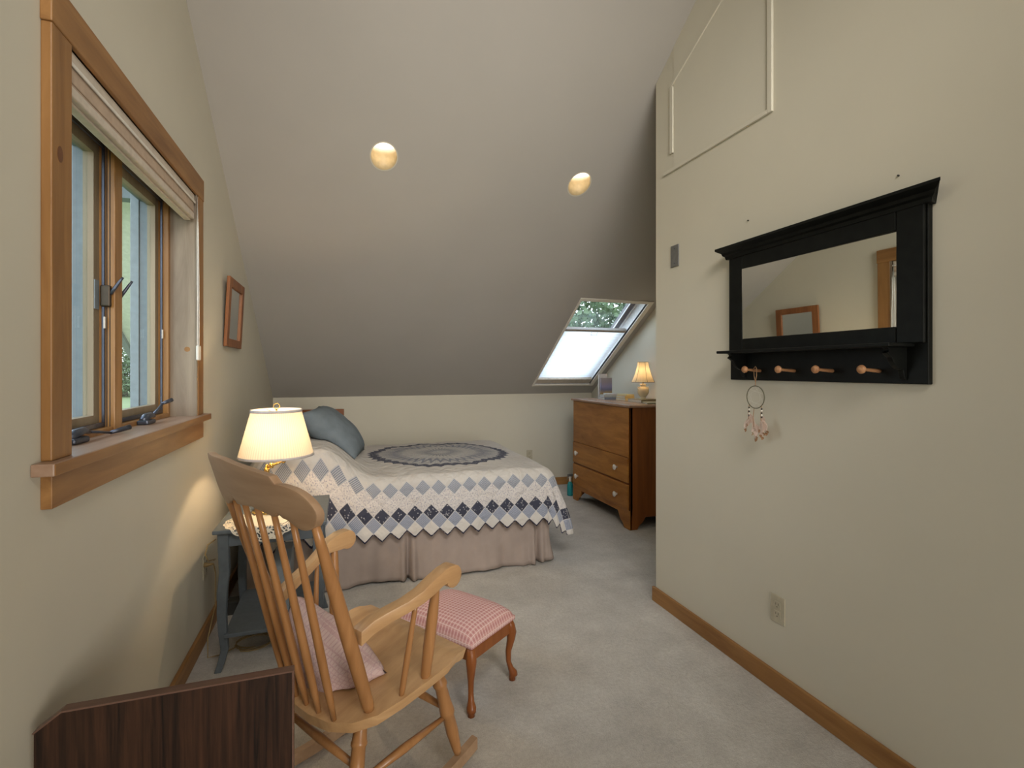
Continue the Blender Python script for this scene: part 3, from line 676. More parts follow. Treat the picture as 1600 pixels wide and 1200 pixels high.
book('flat_book', 'thin olive book lying flat directly under the small cream lamp', (2.71, 4.14, TZ), .21, .20, .028, R(96), 'bk_olive', 'flat books under the small lamp')
# small lamp
lx, ly, lz = 2.722, 4.155, TZ+.0282
t = thing('table_lamp', 'small cream urn lamp with lit panelled shade on the dresser', 'lamp', (lx, ly, lz))
obj('urn', MB().lathe([(.030, 0), (.032, .006), (.024, .012), (.030, .022), (.048, .045), (.056, .068), (.054, .088), (.040, .108), (.027, .118), (.025, .128), (.034, .138), (.030, .142)], 28, (lx, ly, lz)), 'cream', t, smooth=True)
for s_ in (-1, 1): obj('urn_handle', MB().tube([(lx+s_*.040, ly, lz+.108), (lx+s_*.056, ly, lz+.112), (lx+s_*.060, ly, lz+.098), (lx+s_*.053, ly, lz+.085)], .0045, 8), 'cream', t, smooth=True)
obj('stem', MB().lathe([(.006, .142), (.006, .30)], 10, (lx, ly, lz)), 'brass', t)
prs = [(.108, .160), (.096, .185), (.080, .225), (.066, .27), (.056, .31), (.050, .352)]
obj('lamp_shade', MB().lathe(prs, 36, (lx, ly, lz), cap=False), 'shadeinner', t, smooth=True)
ribs = MB()
for k in range(6): a = k*pi/3+.32; ribs.tube([(lx+r*1.004*cos(a), ly+r*1.004*sin(a), lz+z) for r, z in prs], .0016, 6)
for r, z in (prs[0], prs[-1]): ribs.tube([(lx+r*cos(2*pi*k/36), ly+r*sin(2*pi*k/36), lz+z) for k in range(36)], .002, 6, closed=True)
obj('shade_piping', ribs, 'browntrim', t)
m, nt, b = newmat('glowing_bulb_glass'); M['bulbw'] = m
nt.nodes.remove(b); e1 = nt.nodes.new('ShaderNodeEmission'); e1.inputs[0].default_value = (1, .75, .42, 1); e1.inputs[1].default_value = 3
t1 = nt.nodes.new('ShaderNodeBsdfTransparent'); mx = nt.nodes.new('ShaderNodeMixShader'); mx.inputs[0].default_value = .25
nt.links.new(t1.outputs[0], mx.inputs[1]); nt.links.new(e1.outputs[0], mx.inputs[2]); nt.links.new(mx.outputs[0], nt.nodes['Material Output'].inputs[0])
obj('bulb', MB().lathe([(.006, .20), (.016, .225), (.022, .25), (.018, .27), (.006, .285)], 16, (lx, ly, lz)), 'bulbw', t, smooth=True)
def bulb_light(parent, loc, e, r=.03, col=(1, .72, .40)):
    l = bpy.data.lights.new('bulb_light', 'POINT'); l.energy = e; l.color = col; l.shadow_soft_size = r
    o = bpy.data.objects.new('bulb_light', l); C.objects.link(o); o.parent = parent; o.location = loc
bulb_light(t, (0, 0, .25), 1.0, .02)

# ================================================================ BED
BX0, BX1, BY0, BY1 = -.58, 1.42, 3.34, 4.86
t = thing('bed', 'queen bed with taupe pleated valance along the back of the room', 'bed', (.42, 4.1, 0))
obj('base', MB().box(BX0, BX1-.03, BY0+.03, BY1-.03, .06, .34), 'sheet', t)
obj('mattress', MB().box(BX0, BX1-.03, BY0+.03, BY1-.02, .345, .655), 'sheet', t, bevel=.05, seg=4)
# valance: path along near side then foot, with pleats
path = []
def add(x, y, nx, ny, s_): path.append((Vector((x, y, 0)), Vector((nx, ny, 0)), s_))
L_ = BX1-.03-BX0; s_ = 0
n = 240
for k in range(n+1):
    x = BX0+L_*k/n; off = .006*sin(k*.21)+.004*sin(k*.53)
    for px_ in (.40, 1.31):
        d = x-px_
        off += .030*math.exp(-((abs(d)-.035)/.018)**2)-.05*math.exp(-(d/.014)**2)
    add(x, BY0-off, 0, -1, 0)
for k in range(1, 12): a = k/12*pi/2; add(BX1-.03+.012*sin(a), BY0+.012-.012*cos(a), sin(a), -cos(a), 0)
for k in range(120):
    y = BY0+.012+(BY1-BY0-.03)*k/119; off = .006*sin(k*.31)+.018*math.exp(-((k-8)/3)**2); add(BX1-.018+off, y, 1, 0, 0)
mb = MB(); H_ = 12
def vf(u, v_):
    i = min(int(round(u*(len(path)-1))), len(path)-1); p, nn, _ = path[i]; z = .34*(1-v_)
    fl = v_*v_*(.035+.022*sin(i*.05)+.010*sin(i*.17+2*v_))
    mean = Vector((p.x, BY0, 0)) if nn.y < -.9 else p
    q = mean.lerp(p, .25+.75*v_)+nn*fl
    return (q.x, q.y, .012+(.34-.012)*(1-v_)+.006*sin(i*.08)*v_)
mb.grid(len(path)-1, H_, vf)
obj('valance', mb, 'valance', t, smooth=True, solid=.003)

# quilt
HH = .0525; SD = .385
zt0 = .675
def sm(t_): t_ = max(0, min(1, t_)); return t_*t_*(3-2*t_)
def ztop(x, y):
    z = zt0+.022*(1-((y-4.1)/.8)**2)*sm((1.5-x)/.6)
    hump = .205*sm((.20-x)/.34)*sm((x+.66)/.22)
    ey = sm((y-(BY0-.1))/.2)
    return z+hump*(.75+.25*ey)+.004*sin(x*19+y*7)
T0, RB = -.055, .085
def fall(t_):
    th = (t_-T0)/RB
    if th <= 0: return t_, 0
    lim = pi/2*.94
    if th < lim: return T0+RB*sin(th), RB*(1-cos(th))
    ex = t_-T0-RB*lim
    return T0+RB*sin(lim)+ex*.10, RB*(1-cos(lim))+ex*.995
def tri(p):
    q = (p/(2*HH)) % 1.0; return HH*abs(2*q-1) if False else HH*(1-abs(2*q-1))
def qpos(a, b):
    "a beyond the near edge, b beyond the foot edge (negative = on the bed)"
    ax, bx = a-T0, b-T0
    x = BX1+min(b, T0); y = BY0-min(a, T0)
    far = y > BY1+T0
    if far:
        t_ = y-BY1; o_, d_ = fall(t_); zz = ztop(x, BY1)
        if b <= T0: return Vector((x, BY1+o_, zz-d_))
    if ax <= 0 and bx <= 0: return Vector((x, y, ztop(x, y)))
    r = min(hypot(max(ax, 0), max(bx, 0)), .505); o_, d_ = fall(r+T0); o_ -= T0
    ph = atan2(max(bx, 0), max(ax, 0)); dr = Vector((sin(ph), -cos(ph), 0))
    fl = sin(2*ph)
    k = sm(r/.5); o_ += .10*fl*k+.018*k*sin(ph*9)*fl
    if bx <= 0: o_ += k*(.012*sin(x*11)+.006*sin(x*23+1))
    if ax <= 0: o_ += k*(.014*sin(y*13)); 
    zz = ztop(x, min(y, BY1))
    sc = (zz-.29)/(.675-.29)
    z = zz-d_*(sc if bx <= 0 else 1)
    base = Vector((BX1+T0 if bx > 0 else x, BY0-T0 if ax > 0 else y, 0))
    if far:
        t_ = y-BY1; o2, d2 = fall(t_); base.y = BY1+o2; z = min(z, zz-d2)
    q = base+dr*o_
    return Vector((q.x, q.y, max(z, .05)))
LX = BX1-BX0+SD; LY = BY1-BY0+2*SD
NU, NV = 200, 190
def qp(u, v_):      # u: 0 at foot hem .. 1 at head ; v: 0 at near hem .. 1 at far hem
    p = u*LX; q = v_*LY
    pe, qe = p, q
    if q < 3*HH: qe = q+(1-q/(3*HH))*tri(p)
    if p < 3*HH: pe = p+(1-p/(3*HH))*tri(q)
    return pe, qe
def qf(u, v_): pe, qe = qp(u, v_); return qpos(SD-qe, SD-pe)
mb = MB(); mb.grid(NU, NV, qf, uv=lambda u, v_: qp(u, v_))
uv2 = mb.bm.loops.layers.uv.new('edge')
lay = mb.bm.loops.layers.uv[0]
idx = 0
for fc in mb.bm.faces: pass
# second map: unwarped distance to the hem (for the binding)
fi = 0; fcs = list(mb.bm.faces)
for i in range(NU):
    for j in range(NV):
        for lp_, (a, b_) in zip(fcs[fi].loops, ((i, j), (i+1, j), (i+1, j+1), (i, j+1))): lp_[uv2].uv = (a/NU*LX, b_/NV*LY)
        fi += 1
m, nt, b = newmat('patchwork_quilt'); M['quilt'] = m
um = nt.nodes.new('ShaderNodeUVMap'); um.uv_map = 'UVMap'; P_, Q_, _ = xyz(nt, um.outputs[0])
um2 = nt.nodes.new('ShaderNodeUVMap'); um2.uv_map = 'edge'; E1, E2, _ = xyz(nt, um2.outputs[0])
i_ = ((P_+Q_)/(2*HH)).floor(); j_ = ((Q_-P_)/(2*HH)).floor()
kq = i_+j_+1; kp = i_-j_; kf = (LY/HH)-kq
k_ = kq.min(kp).min(kf)
fu = ((P_+Q_)/(2*HH)).fract(); fv = ((Q_-P_)/(2*HH)).fract()
seam = fu.min(1-fu).min(fv.min(1-fv)).lt(.035)
vor = nt.nodes.new('ShaderNodeTexVoronoi'); vor.inputs['Scale'].default_value = 62; nt.links.new(um.outputs[0], vor.inputs['Vector'])
dots = N(nt, vor.outputs['Distance']).lt(.26)
fl1 = noise(nt, um.outputs[0], 120, 3, .6); fl2 = noise(nt, um.outputs[0], 5, 2)
plainw = ramp(nt, fl2, [(.3, (.54, .51, .475)), (.7, (.60, .57, .53))])
floral = ramp(nt, fl1, [(.36, (.30, .30, .36)), (.46, (.58, .54, .52)), (.7, (.68, .64, .60))])
darkp = mix(nt, dots, (.055, .058, .082), (.36, .35, .36))
st_ = ((fu*9).fract()-.5).abs().lt(.24); st2 = ((fv*9).fract()-.5).abs().lt(.24)
medp = mix(nt, st_, (.19, .215, .28), (.40, .42, .48)); medp = mix(nt, st2*.5, medp, (.27, .29, .36))
ging = mix(nt, st_, (.20, .22, .27), (.48, .48, .49)); ging = mix(nt, st2*.4, ging, (.24, .27, .34))
col = mix(nt, k_.near(6), plainw, ging)
col = mix(nt, (k_.near(4))._m('MAXIMUM', k_.near(5)), col, floral)
col = mix(nt, k_.near(3), col, darkp); col = mix(nt, k_.near(2), col, medp)
col = mix(nt, seam*k_.lt(6.5)*.6, col, (.66, .63, .60))
col = mix(nt, E1.min(E2).lt(.010), col, mix(nt, dots, (.045, .045, .08), (.25, .24, .26)))
# medallion of petals on the top
cxm, cym = SD+BX1-.75, SD+(4.13-BY0)
dxm, dym = P_-cxm, Q_-cym
rr = (dxm*dxm+dym*dym).sqrt(); at = nt.nodes.new('ShaderNodeMath'); at.operation = 'ARCTAN2'
nt.links.new(dym.v, at.inputs[0]); nt.links.new(dxm.v, at.inputs[1]); th_ = N(nt, at.outputs[0])
wv = (th_*20).sin().abs()*.032
ro = rr+wv
inside = ro.lt(.585)
ringd = ro.gt(.515)
pet = ((th_*20).sin().abs()*.10+rr)
ring2 = (pet.gt(.40)*pet.lt(.47)); ring3 = (pet.gt(.16)*pet.lt(.22)); rmid = pet.lt(.33)*pet.gt(.22)
mcol = ramp(nt, fl1, [(.35, (.30, .30, .32)), (.6, (.52, .50, .47))])
mcol = mix(nt, ring2, mcol, (.24, .25, .285)); mcol = mix(nt, ring3, mcol, (.25, .26, .28)); mcol = mix(nt, rmid*.35, mcol, (.55, .53, .49))
mcol = mix(nt, ringd, mcol, mix(nt, dots, (.10, .105, .135), (.26, .26, .28)))
col = mix(nt, inside, col, mcol)
nt.links.new(col, b.inputs['Base Color']); b.inputs['Roughness'].default_value = .95; b.inputs['Specular IOR Level'].default_value = .08
stitch = fu.min(1-fu).min(fv.min(1-fv)); puff = noise(nt, um.outputs[0], 26, 2)
bump(nt, b, stitch._m('MINIMUM', .3)*2.4+puff*1.3+noise(nt, um.outputs[0], 7, 3, .5, 1.5)*3, .7, .008)
q = obj('patchwork_quilt', mb, 'quilt', None, smooth=True, solid=.006)
tag(q, 'blue and white patchwork quilt with zigzag hem and round petal medallion spread over the bed', 'quilt')

def pillow(mb, sx_, sy_, th, mat, n=22, wob=.004, uvs=1.0):
    lay = mb.bm.loops.layers.uv.get('UVMap') or mb.bm.loops.layers.uv.new('UVMap')
    for sgn in (1, -1):
        def f(u, v_):
            a, b_ = u*2-1, v_*2-1; h = max(0, (1-abs(a)**2.6))**.5*max(0, (1-abs(b_)**2.6))**.5
            return mat @ Vector((sx_/2*a*(1-.07*(1-a*a)*0-.10*(b_*b_)*(abs(a)**2)*-.6-.06*(1-b_*b_)), sy_/2*b_*(1-.06*(1-a*a)), sgn*(th/2*h+wob*sin(a*9)*sin(b_*7)*h)))
        mb.grid(n, n, f, uv=lambda u, v_: (u*sx_, v_*sy_))
    bmesh.ops.remove_doubles(mb.bm, verts=mb.bm.verts, dist=.0005); return mb
mt = Matrix.Translation((-.06, 3.93, .915)) @ Matrix.Rotation(R(-8), 4, 'Z') @ Matrix.Rotation(R(45), 4, 'Y') @ Matrix.Rotation(R(90), 4, 'Z')
def rest(pm_):
    for v_ in pm_.bm.verts: v_.co.z = max(v_.co.z, ztop(v_.co.x, min(max(v_.co.y, BY0), BY1))+.010)
    return pm_
o = obj('throw_pillow', rest(pillow(MB(), .60, .50, .24, mt)), 'bluepillow', smooth=True); tag(o, 'slate blue throw pillow propped at the head of the bed', 'pillow')
mt = Matrix.Translation((-.36, 3.60, .885)) @ Matrix.Rotation(R(20), 4, 'Y')
o = obj('bed_pillow', rest(pillow(MB(), .30, .5, .13, mt)), 'whitecloth', smooth=True); tag(o, 'white bed pillow at the head of the bed behind the lamp', 'pillow')
# board behind the pillows
t = thing('headboard', 'brown wooden board standing against the back wall behind the blue pillow', 'headboard', (-.24, 5.47, 0))
obj('board', MB().box(-.50, .0, 5.455, 5.485, .55, .978), 'dresser_side', t, bevel=.003)
obj('post', MB().box(-.50, -.44, 5.44, 5.50, 0, .56), 'dresser_side', t); obj('post', MB().box(-.06, 0, 5.44, 5.50, 0, .56), 'dresser_side', t)
mb = MB(); mb.prism([(-.02, .86), (-.02, .91), (.0, .895), (.03, .868), (.032, .855), (.01, .862)], lambda u, v, d: (u, d, v), 5.44, 5.46); obj('curved_bracket', mb, 'dark', t)

# ================================================================ GREY SIDE TABLE + LAMP
TX0, TX1, TY0, TY1, TT = -.566, -.080, 2.575, 3.125, .650
t = thing('side_table', 'grey blue painted side table with curved legs and lower shelf by the bed', 'side table', (-.32, 2.85, 0))
obj('tabletop', MB().box(TX0, TX1, TY0, TY1, TT-.018, TT), 'greyblue', t, bevel=.004)
ap = MB(); ap.box(TX0+.03, TX1-.03, TY0+.03, TY0+.05, TT-.085, TT-.018).box(TX0+.03, TX1-.03, TY1-.05, TY1-.03, TT-.085, TT-.018).box(TX0+.03, TX0+.05, TY0+.05, TY1-.05, TT-.085, TT-.018).box(TX1-.05, TX1-.03, TY0+.05, TY1-.05, TT-.085, TT-.018)
obj('apron', ap, 'greyblue', t, bevel=.002)
for (x, y, s1, s2_) in ((TX0+.04, TY0+.04, -1, -1), (TX1-.04, TY0+.04, 1, -1), (TX0+.04, TY1-.04, -1, 1), (TX1-.04, TY1-.04, 1, 1)):
    mb = MB(); pr_ = [(TT-.018, 0, .023), (TT-.10, .0, .022), (TT-.20, -.004, .021), (.36, .004, .020), (.26, .006, .019), (.17, .002, .018), (.09, -.004, .016), (.03, .010, .015), (.0, .020, .014)]
    rings = []
    for (z, o_, r) in pr_:
        cx, cy = x+s1*o_, y+s2_*o_
        rings.append([mb.bm.verts.new((cx+a*r, cy+b_*r, z)) for a, b_ in ((-1, -1), (1, -1), (1, 1), (-1, 1))])
    for a, b_ in zip(rings, rings[1:]):
        for k in range(4): mb.bm.faces.new((a[k], a[(k+1) % 4], b_[(k+1) % 4], b_[k]))
    mb.bm.faces.new(rings[0]); mb.bm.faces.new(rings[-1][::-1]); obj('leg', mb, 'greyblue', t, bevel=.004)
obj('shelf', MB().box(TX0+.045, TX1-.045, TY0+.01, TY1-.04, .152, .170), 'greyblue', t, bevel=.003)
# something pale standing on the shelf
t = thing('magazine_file', 'pale grey magazine file standing on the lower shelf of the side table', 'file box', (-.30, 2.9, .17))
mb = MB(); mb.prism([(2.74, .1705), (3.02, .1705), (3.02, .43), (2.90, .43), (2.74, .30)], lambda u, v, d: (d, u, v), -.345, -.262); obj('box', mb, 'clad2', t, bevel=.003)
# doily
m, nt, b = newmat('crochet_lace'); M['lace'] = m
out = nt.nodes['Material Output']; um = nt.nodes.new('ShaderNodeTexCoord'); u_, v2_, _ = xyz(nt, um.outputs['UV'])
vo = nt.nodes.new('ShaderNodeTexVoronoi'); vo.inputs['Scale'].default_value = 95; nt.links.new(um.outputs['UV'], vo.inputs['Vector'])
rr_ = (u_*u_+v2_*v2_).sqrt(); hole = N(nt, vo.outputs['Distance']).lt(.44)*rr_.gt(.118)*rr_.lt(.194)
b.inputs['Base Color'].default_value = (.72, .66, .54, 1); b.inputs['Roughness'].default_value = .9
tt = nt.nodes.new('ShaderNodeBsdfTransparent'); mx = nt.nodes.new('ShaderNodeMixShader'); nt.links.new(hole.v, mx.inputs[0])
nt.links.new(b.outputs[0], mx.inputs[1]); nt.links.new(tt.outputs[0], mx.inputs[2]); nt.links.new(mx.outputs[0], out.inputs[0])
def dpos(x, y):
    e_ = TY0-.003-y
    if e_ > 0: return Vector((x, TY0-.004-.004*sin(x*60), TT+.0012-e_))
    return Vector((x, y, TT+.0022))
mb = MB(); DC = (-.355, 2.690)
def df(u, v_):
    a = 2*pi*u; r = v_*(.178+.008*abs(sin(a*9))); return dpos(DC[0]+r*cos(a), DC[1]+r*sin(a))
def duv(u, v_): a = 2*pi*u; r = v_*.2; return (r*cos(a), r*sin(a))
mb.grid(120, 24, df, wrapu=True, uv=duv)
o = obj('lace_doily', mb, 'lace', fixn=False); tag(o, 'white crocheted doily hanging over the front of the grey side table', 'doily')
# bedside lamp
lx, ly, lz = -.331, 2.845, TT+.0035
t = thing('table_lamp', 'brass swing-arm lamp with lit pleated white shade on the grey side table', 'lamp', (lx, ly, lz))
obj('base', MB().lathe([(.070, 0), (.072, .006), (.060, .014), (.030, .022), (.014, .034), (.010, .05), (.014, .06), (.009, .07)], 28, (lx-.045, ly, lz)), 'brass', t, smooth=True)
obj('pole', MB().lathe([(.007, .06), (.007, .17), (.011, .175), (.011, .20), (.014, .205), (.014, .222), (.007, .226), (.007, .24)], 18, (lx-.045, ly, lz)), 'brass', t, smooth=True)
obj('swing_arm', MB().tube([(lx-.045, ly, lz+.228), (lx-.02, ly-.03, lz+.238), (lx+.012, ly-.035, lz+.250), (lx+.035, ly-.02, lz+.258), (lx+.02, ly, lz+.27), (lx, ly, lz+.285)], .0065, 10), 'brass', t, smooth=True)
for (a, b_, c_) in ((-.02, -.03, .226), (.035, -.02, .246)): obj('arm_knuckle', MB().lathe([(.006, 0), (.011, .004), (.011, .022), (.006, .026)], 14, (lx+a, ly+b_, lz+c_)), 'brass', t, smooth=True)
obj('socket', MB().lathe([(.012, .28), (.016, .30), (.016, .335), (.012, .345)], 16, (lx, ly, lz)), 'brass', t, smooth=True)
prs = [(.179, .283), (.1785, .290), (.120, .515), (.1195, .522)]
obj('lamp_shade', MB().lathe(prs, 64, (0, 0, 0), cap=False), 'shadebody', t, smooth=True, world=False)
for nm, zz0, zz1, ra, rb in (('lower_trim', .281, .293, .1805, .1785), ('upper_trim', .510, .524, .1225, .1205)):
    obj(nm, MB().lathe([(ra, zz0), (rb, zz1)], 64, (0, 0, 0), cap=False), 'shadetrim', t, smooth=True, world=False, solid=.002)
obj('harp', MB().tube([(lx+.05*cos(a), ly, lz+.42+.085*sin(a)) for a in [k*pi/12-.5 for k in range(0, 18)]], .002, 6), 'brass', t)
sp = MB()
for k in range(3): a = k*2*pi/3; sp.tube([(lx, ly, lz+.505), (lx+.12*cos(a), ly+.12*sin(a), lz+.515)], .0016, 6)
obj('shade_spider', sp, 'brass', t)
obj('finial', MB().tube([(lx+.0145*cos(k*pi/10), ly, lz+.540+.0145*sin(k*pi/10)) for k in range(20)], .0022, 8, closed=True).lathe([(.004, .505), (.005, .525)], 10, (lx, ly, lz)), 'brass', t, smooth=True)
obj('bulb', MB().lathe([(.012, .345), (.022, .365), (.030, .395), (.024, .42), (.008, .435)], 18, (lx, ly, lz)), 'bulbw', t, smooth=True)
bulb_light(t, (0, 0, .395), 6.3, .022, (1, .74, .46))

# ================================================================ ROCKING CHAIR
CH = (.235, 1.882, 0); CRZ = R(34-90)
t = thing('rocking_chair', 'pale maple spindle-back rocking chair seen from behind with a cushion on it', 'rocking chair', CH, CRZ)
def ob(name, mb, m, **k): return obj(name, mb, m, t, world=False, **k)
TL = .21; Z0 = .446
def seatz(y): return Z0+TL*y
out_ = [(-.262, .018), (-.283, -.08), (-.272, -.17), (-.258, -.25), (-.235, -.33), (-.19, -.385), (-.12, -.420), (-.04, -.433), (.04, -.433), (.12, -.420), (.19, -.385), (.235, -.33), (.258, -.25), (.272, -.17), (.283, -.08), (.262, .018)]
mb = MB()
# seat grid: radial from centre so the saddle can be hollowed
def sf_(u, v_):
    n_ = len(out_); k = u*n_; i = int(k) % n_; f_ = k-int(k); a = Vector(out_[i]); b_ = Vector(out_[(i+1) % n_]); p = a.lerp(b_, f_); c_ = Vector((0, -.20))
    q_ = c_.lerp(p, v_); hol = -.012*(1-sm(max(0, (v_-.45)/.4)))*1
    roll = -.022*sm((q_.y+.045)/.063)
    return (q_.x, q_.y, seatz(q_.y)+hol+roll)
mb.grid(64, 10, sf_, wrapu=True)
rim_t = [sf_(k/64, 1) for k in range(64)]
lowr = [mb.bm.verts.new((x*.97, (y+.2)*.97-.2, z-.034)) for x, y, z in rim_t]; tv = [mb.bm.verts.new(p) for p in rim_t]
for k in range(64): mb.bm.faces.new((tv[k], tv[(k+1) % 64], lowr[(k+1) % 64], lowr[k]))
mb.bm.faces.new(lowr); bmesh.ops.remove_doubles(mb.bm, verts=mb.bm.verts, dist=.0006)
smoothang(ob('seat', mb, 'oak'), 35)
def bow(x): return 1-(x/.28)**2
def cy_(x, z): return -.530-.030*bow(x)-.30*(z-.975)
# crest rail: rows of columns with top/bottom height profile
def ctop(x):
    return ctop0(x)-.055*x
def ctop0(x):
    if x < 0: return 1.116-.006*sm((-x-.12)/.1)-.022*sm((-x-.262)/.024)
    a = abs(x)
    if a < .140: return 1.116-.003*(a/.14)
    if a < .158: return 1.113-.020*sm((a-.140)/.018)
    if a < .20: return 1.093+.002*sin((a-.158)/.042*pi)
    return 1.093-.060*(1-sqrt(max(0, 1-((a-.20)/.0845)**2)))
def cbot(x):
    a = abs(x)
    if a < .105: return .998-.012*(a/.105)
    if a < .125: return .986+.014*sm((a-.105)/.020)
    if a < .15: return 1.000-.012*sm((a-.125)/.025)
    if a < .215: return .988-.022*sm((a-.15)/.065)
    return .966+.062*(1-sqrt(max(0, 1-((a-.215)/.0695)**2)))
mb = MB(); NX = 76; K = 6
xs = [-.284+.568*k/NX for k in range(NX+1)]
fr_, bk_ = [], []
for x in xs:
    zt_, zb_ = ctop(x), cbot(x)
    if zt_-zb_ < .004: zt_ += .003; zb_ -= .003
    fr_.append([mb.bm.verts.new((x, cy_(x, z)+.011, z)) for z in [zb_+(zt_-zb_)*k/K for k in range(K+1)]])
    bk_.append([mb.bm.verts.new((x, cy_(x, z)-.011, z)) for z in [zb_+(zt_-zb_)*k/K for k in range(K+1)]])
for i in range(NX):
    for k in range(K): mb.bm.faces.new((fr_[i][k], fr_[i+1][k], fr_[i+1][k+1], fr_[i][k+1])); mb.bm.faces.new((bk_[i][k+1], bk_[i+1][k+1], bk_[i+1][k], bk_[i][k]))
    mb.bm.faces.new((fr_[i][K], fr_[i+1][K], bk_[i+1][K], bk_[i][K])); mb.bm.faces.new((bk_[i][0], bk_[i+1][0], fr_[i+1][0], fr_[i][0]))
for i in (0, NX):
    for k in range(K): mb.bm.faces.new((fr_[i][k], bk_[i][k], bk_[i][k+1], fr_[i][k+1]))
smoothang(ob('crest_rail', mb, 'oakcrest', bevel=.002), 50)
# posts and spindles
for xb, xt in ((-.193, -.250), (.193, .250)):
    yb_ = -.325
    ob('back_post', MB().lathe([(.013, 0), (.018, .05), (.020, .25), (.0205, .45), (.018, .7), (.013, .9), (.0105, 1)], 18, a=((xb, yb_, seatz(yb_)-.012), (xt, cy_(xt, .985), .992))), 'oakz', smooth=True)
for xb, xt in ((-.13, -.165), (-.062, -.085), (0, 0), (.062, .085), (.13, .165)):
    yb_ = -.412+.55*xb*xb; zt_ = cbot(xt)
    ob('back_spindle', MB().lathe([(.007, 0), (.011, .12), (.0125, .30), (.0115, .55), (.009, .85), (.008, 1)], 14, a=((xb, yb_, seatz(yb_)-.008), (xt, cy_(xt, zt_), zt_+.012))), 'oakz', smooth=True)
# arms
at_ = [(-.385, .641), (-.345, .660), (-.30, .674), (-.25, .689), (-.205, .710), (-.165, .735), (-.125, .750), (-.095, .754)]
ab_ = [(-.385, .601), (-.345, .622), (-.30, .640), (-.25, .656), (-.205, .672), (-.165, .690), (-.135, .703), (-.112, .706)]
for sg in (-1, 1):
    def ax_(y): return sg*(.213+.072*sm((y+.40)/.26))
    mb = MB(); rows = []
    kn_ = [(-.085+.034*cos(a), .7185+.0355*sin(a)) for a in [pi*.60-k*pi*1.42/10 for k in range(11)]]
    poly = at_+kn_+ab_[::-1]
    lo_ = [mb.bm.verts.new((ax_(y)-.021, y, z)) for y, z in poly]; hi_ = [mb.bm.verts.new((ax_(y)+.021, y, z)) for y, z in poly]
    mb.bm.faces.new(lo_[::-1]); mb.bm.faces.new(hi_)
    n_ = len(poly)
    for k in range(n_): mb.bm.faces.new((lo_[k], lo_[(k+1) % n_], hi_[(k+1) % n_], hi_[k]))
    bmesh.ops.triangulate(mb.bm, faces=[f_ for f_ in mb.bm.faces if len(f_.verts) > 4])
    smoothang(ob('arm', mb, 'oak', bevel=.004), 35)
    ob('arm_post', MB().lathe([(.012, 0), (.016, .06), (.0185, .35), (.0175, .7), (.013, .95), (.012, 1)], 18, a=((sg*.248, -.158, seatz(-.158)-.012), (sg*.278, -.138, .702))), 'oakz', smooth=True)
    ob('arm_spindle', MB().lathe([(.007, 0), (.0095, .1), (.010, .4), (.008, .9), (.007, 1)], 14, a=((sg*.237, -.245, seatz(-.245)-.01), (sg*.270, -.215, .672))), 'oakz', smooth=True)
# legs, stretchers, rockers
legp = [(.013, 0), (.019, .08), (.022, .20), (.024, .215), (.024, .24), (.020, .26), (.022, .45), (.025, .52), (.025, .55), (.020, .57), (.021, .75), (.015, .95), (.012, 1)]
for sg in (-1, 1):
    ob('leg', MB().lathe(legp, 20, a=((sg*.205, -.075, seatz(-.075)-.03), (sg*.245, -.005, .075))), 'oakz', smooth=True)
    ob('leg', MB().lathe(legp, 20, a=((sg*.165, -.335, seatz(-.335)-.03), (sg*.225, -.415, .075))), 'oakz', smooth=True)
    mb = MB(); pts = []
    for k in range(17):
        y = -.66+.75*k/16; z = .052+.42*(y+.21)**2*.9-.0; pts.append((y, z))
    poly = [(y, z+.020) for y, z in pts]+[(y, z-.020) for y, z in pts[::-1]]
    xx = sg*.238
    mb.prism(poly, lambda u, v, d: (d, u, v-.032), xx-.013, xx+.013); bmesh.ops.triangulate(mb.bm, faces=[f_ for f_ in mb.bm.faces if len(f_.verts) > 4])
    for vtx in mb.bm.verts: vtx.co.z = max(vtx.co.z, 0)
    ob('rocker', mb, 'oakcrest', bevel=.004)
    ob('side_stretcher', MB().lathe([(.008, 0), (.014, .5), (.008, 1)], 12, a=((sg*.222, -.048, .21), (sg*.203, -.378, .19))), 'oakz', smooth=True)
ob('front_stretcher', MB().lathe([(.009, 0), (.016, .5), (.009, 1)], 12, a=((-.226, -.038, .235), (.226, -.038, .235))), 'oakz', smooth=True)
ob('rear_stretcher', MB().lathe([(.009, 0), (.014, .5), (.009, 1)], 12, a=((-.19, -.37, .23), (.19, -.37, .23))), 'oakz', smooth=True)
# cushion on the seat
CM = TM[t.name]
mt = CM @ Matrix.Translation((-.080, -.298, .432)) @ Matrix.Rotation(R(25), 4, 'Z') @ Matrix.Rotation(R(33), 4, 'Y') @ Matrix.Rotation(R(95), 4, 'X')
pm = pillow(MB(), .385, .20, .19, mt, wob=.006); CI = CM.inverted()
for v_ in pm.bm.verts:
    c_ = CI @ v_.co; c_.z = max(c_.z, seatz(c_.y)-.007+.004*sin(c_.x*40)); v_.co = CM @ c_
o = obj('chair_cushion', pm, 'patchplaid', smooth=True); tag(o, 'faded pink plaid cushion leaning on the rocking chair seat', 'cushion')

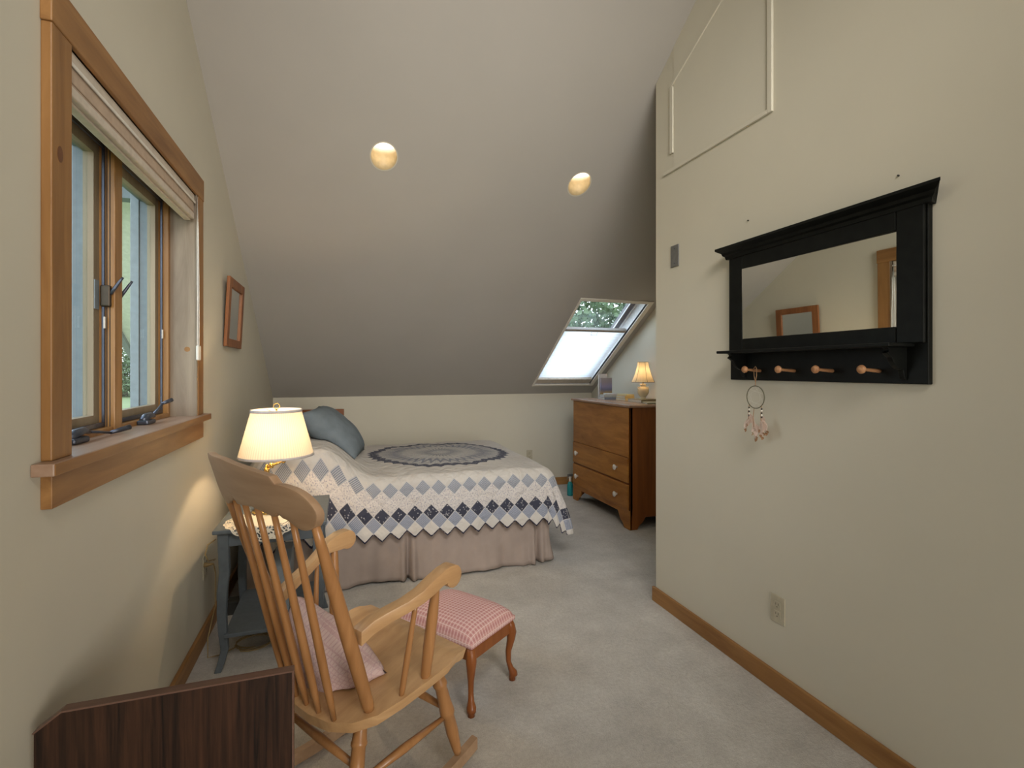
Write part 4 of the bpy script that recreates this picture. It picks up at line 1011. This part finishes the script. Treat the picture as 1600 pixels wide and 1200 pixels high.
# ================================================================ FOOTSTOOL
fa = math.atan2(.176, .234); FS = Vector((.480, 1.935, 0))
ux = Vector((cos(fa), sin(fa), 0)); uy = Vector((-sin(fa), cos(fa), 0)); SL, LL = .300, .40
fc = FS+ux*SL/2+uy*LL/2
t = thing('footstool', 'cherry cabriole-leg footstool with pink plaid padded top in front of the rocking chair', 'footstool', tuple(fc), fa)
def fo(name, mb, m, **k): return obj(name, mb, m, t, world=False, **k)
hx, hy = .155, .205
mb = MB(); lay = mb.bm.loops.layers.uv.get('UVMap') or mb.bm.loops.layers.uv.new('UVMap')
def ff_(u, v_):
    a, b_ = u*2-1, v_*2-1
    h = (max(0, 1-abs(a)**4)*max(0, 1-abs(b_)**4))**.5
    return (hx*a, hy*b_, .285+.062*h)
mb.grid(24, 28, ff_, uv=lambda u, v_: (u*hx*2, v_*hy*2))
fo('padded_top', mb, 'pinkplaid', smooth=True)
mb = MB(); lay = mb.bm.loops.layers.uv.get('UVMap') or mb.bm.loops.layers.uv.new('UVMap')
mb.box(-hx, hx, -hy, hy, .268, .286)
for f_ in mb.bm.faces:
    for lp_ in f_.loops: co = lp_.vert.co; lp_[lay].uv = ((co.x+co.y), (co.z+co.x*.0))
fo('cover_edge', mb, 'pinkplaid', bevel=.006)
fo('apron', MB().box(-hx+.02, hx-.02, -hy+.008, -hy+.026, .215, .268).box(-hx+.02, hx-.02, hy-.026, hy-.008, .215, .268).box(-hx+.008, -hx+.026, -hy+.02, hy-.02, .215, .268).box(hx-.026, hx-.008, -hy+.02, hy-.02, .215, .268), 'cherry', bevel=.002)
cab = [(.268, -.004, .017), (.245, .000, .021), (.215, .004, .022), (.18, .002, .018), (.13, -.006, .013), (.085, -.006, .011), (.055, .001, .013), (.038, .008, .019), (.022, .010, .019), (.016, .006, .014), (0, .006, .0145)]
for sx_ in (-1, 1):
    for sy_ in (-1, 1):
        mb = MB(); rg_ = []; bx_, by_ = sx_*(hx-.017), sy_*(hy-.017)
        for (z, o_, r) in cab:
            nn = 12; rg_.append([mb.bm.verts.new((bx_+sx_*o_+r*cos(2*pi*k/nn), by_+sy_*o_+r*sin(2*pi*k/nn), z)) for k in range(nn)])
        for a, b_ in zip(rg_, rg_[1:]):
            for k in range(12): mb.bm.faces.new((a[k], a[(k+1) % 12], b_[(k+1) % 12], b_[k]))
        mb.bm.faces.new(rg_[0]); mb.bm.faces.new(rg_[-1][::-1]); fo('leg', mb, 'cherry', smooth=True)

# ================================================================ DARK BOARD IN THE FOREGROUND
t = thing('footboard', 'dark walnut laminate board with chamfered corner in the foreground by the left wall', 'footboard', (-.38, 1.40, 0))
poly = [(-.650, .0), (-.125, .0), (-.125, .612), (-.600, .612), (-.650, .575)]
mb = MB(); mb.prism(poly, lambda u, v, d: (u, d, v), 1.385, 1.407); obj('board', mb, 'walnut', t)
mb = MB(); mb.prism([(-.600, .612), (-.125, .612), (-.125, .616), (-.601, .616), (-.653, .577), (-.650, .575)], lambda u, v, d: (u, d, v), 1.383, 1.409); obj('top_edge_band', mb, 'walnut_edge', t)
obj('side_edge_band', MB().box(-.125, -.1215, 1.383, 1.409, 0, .616), 'walnut_edge', t)
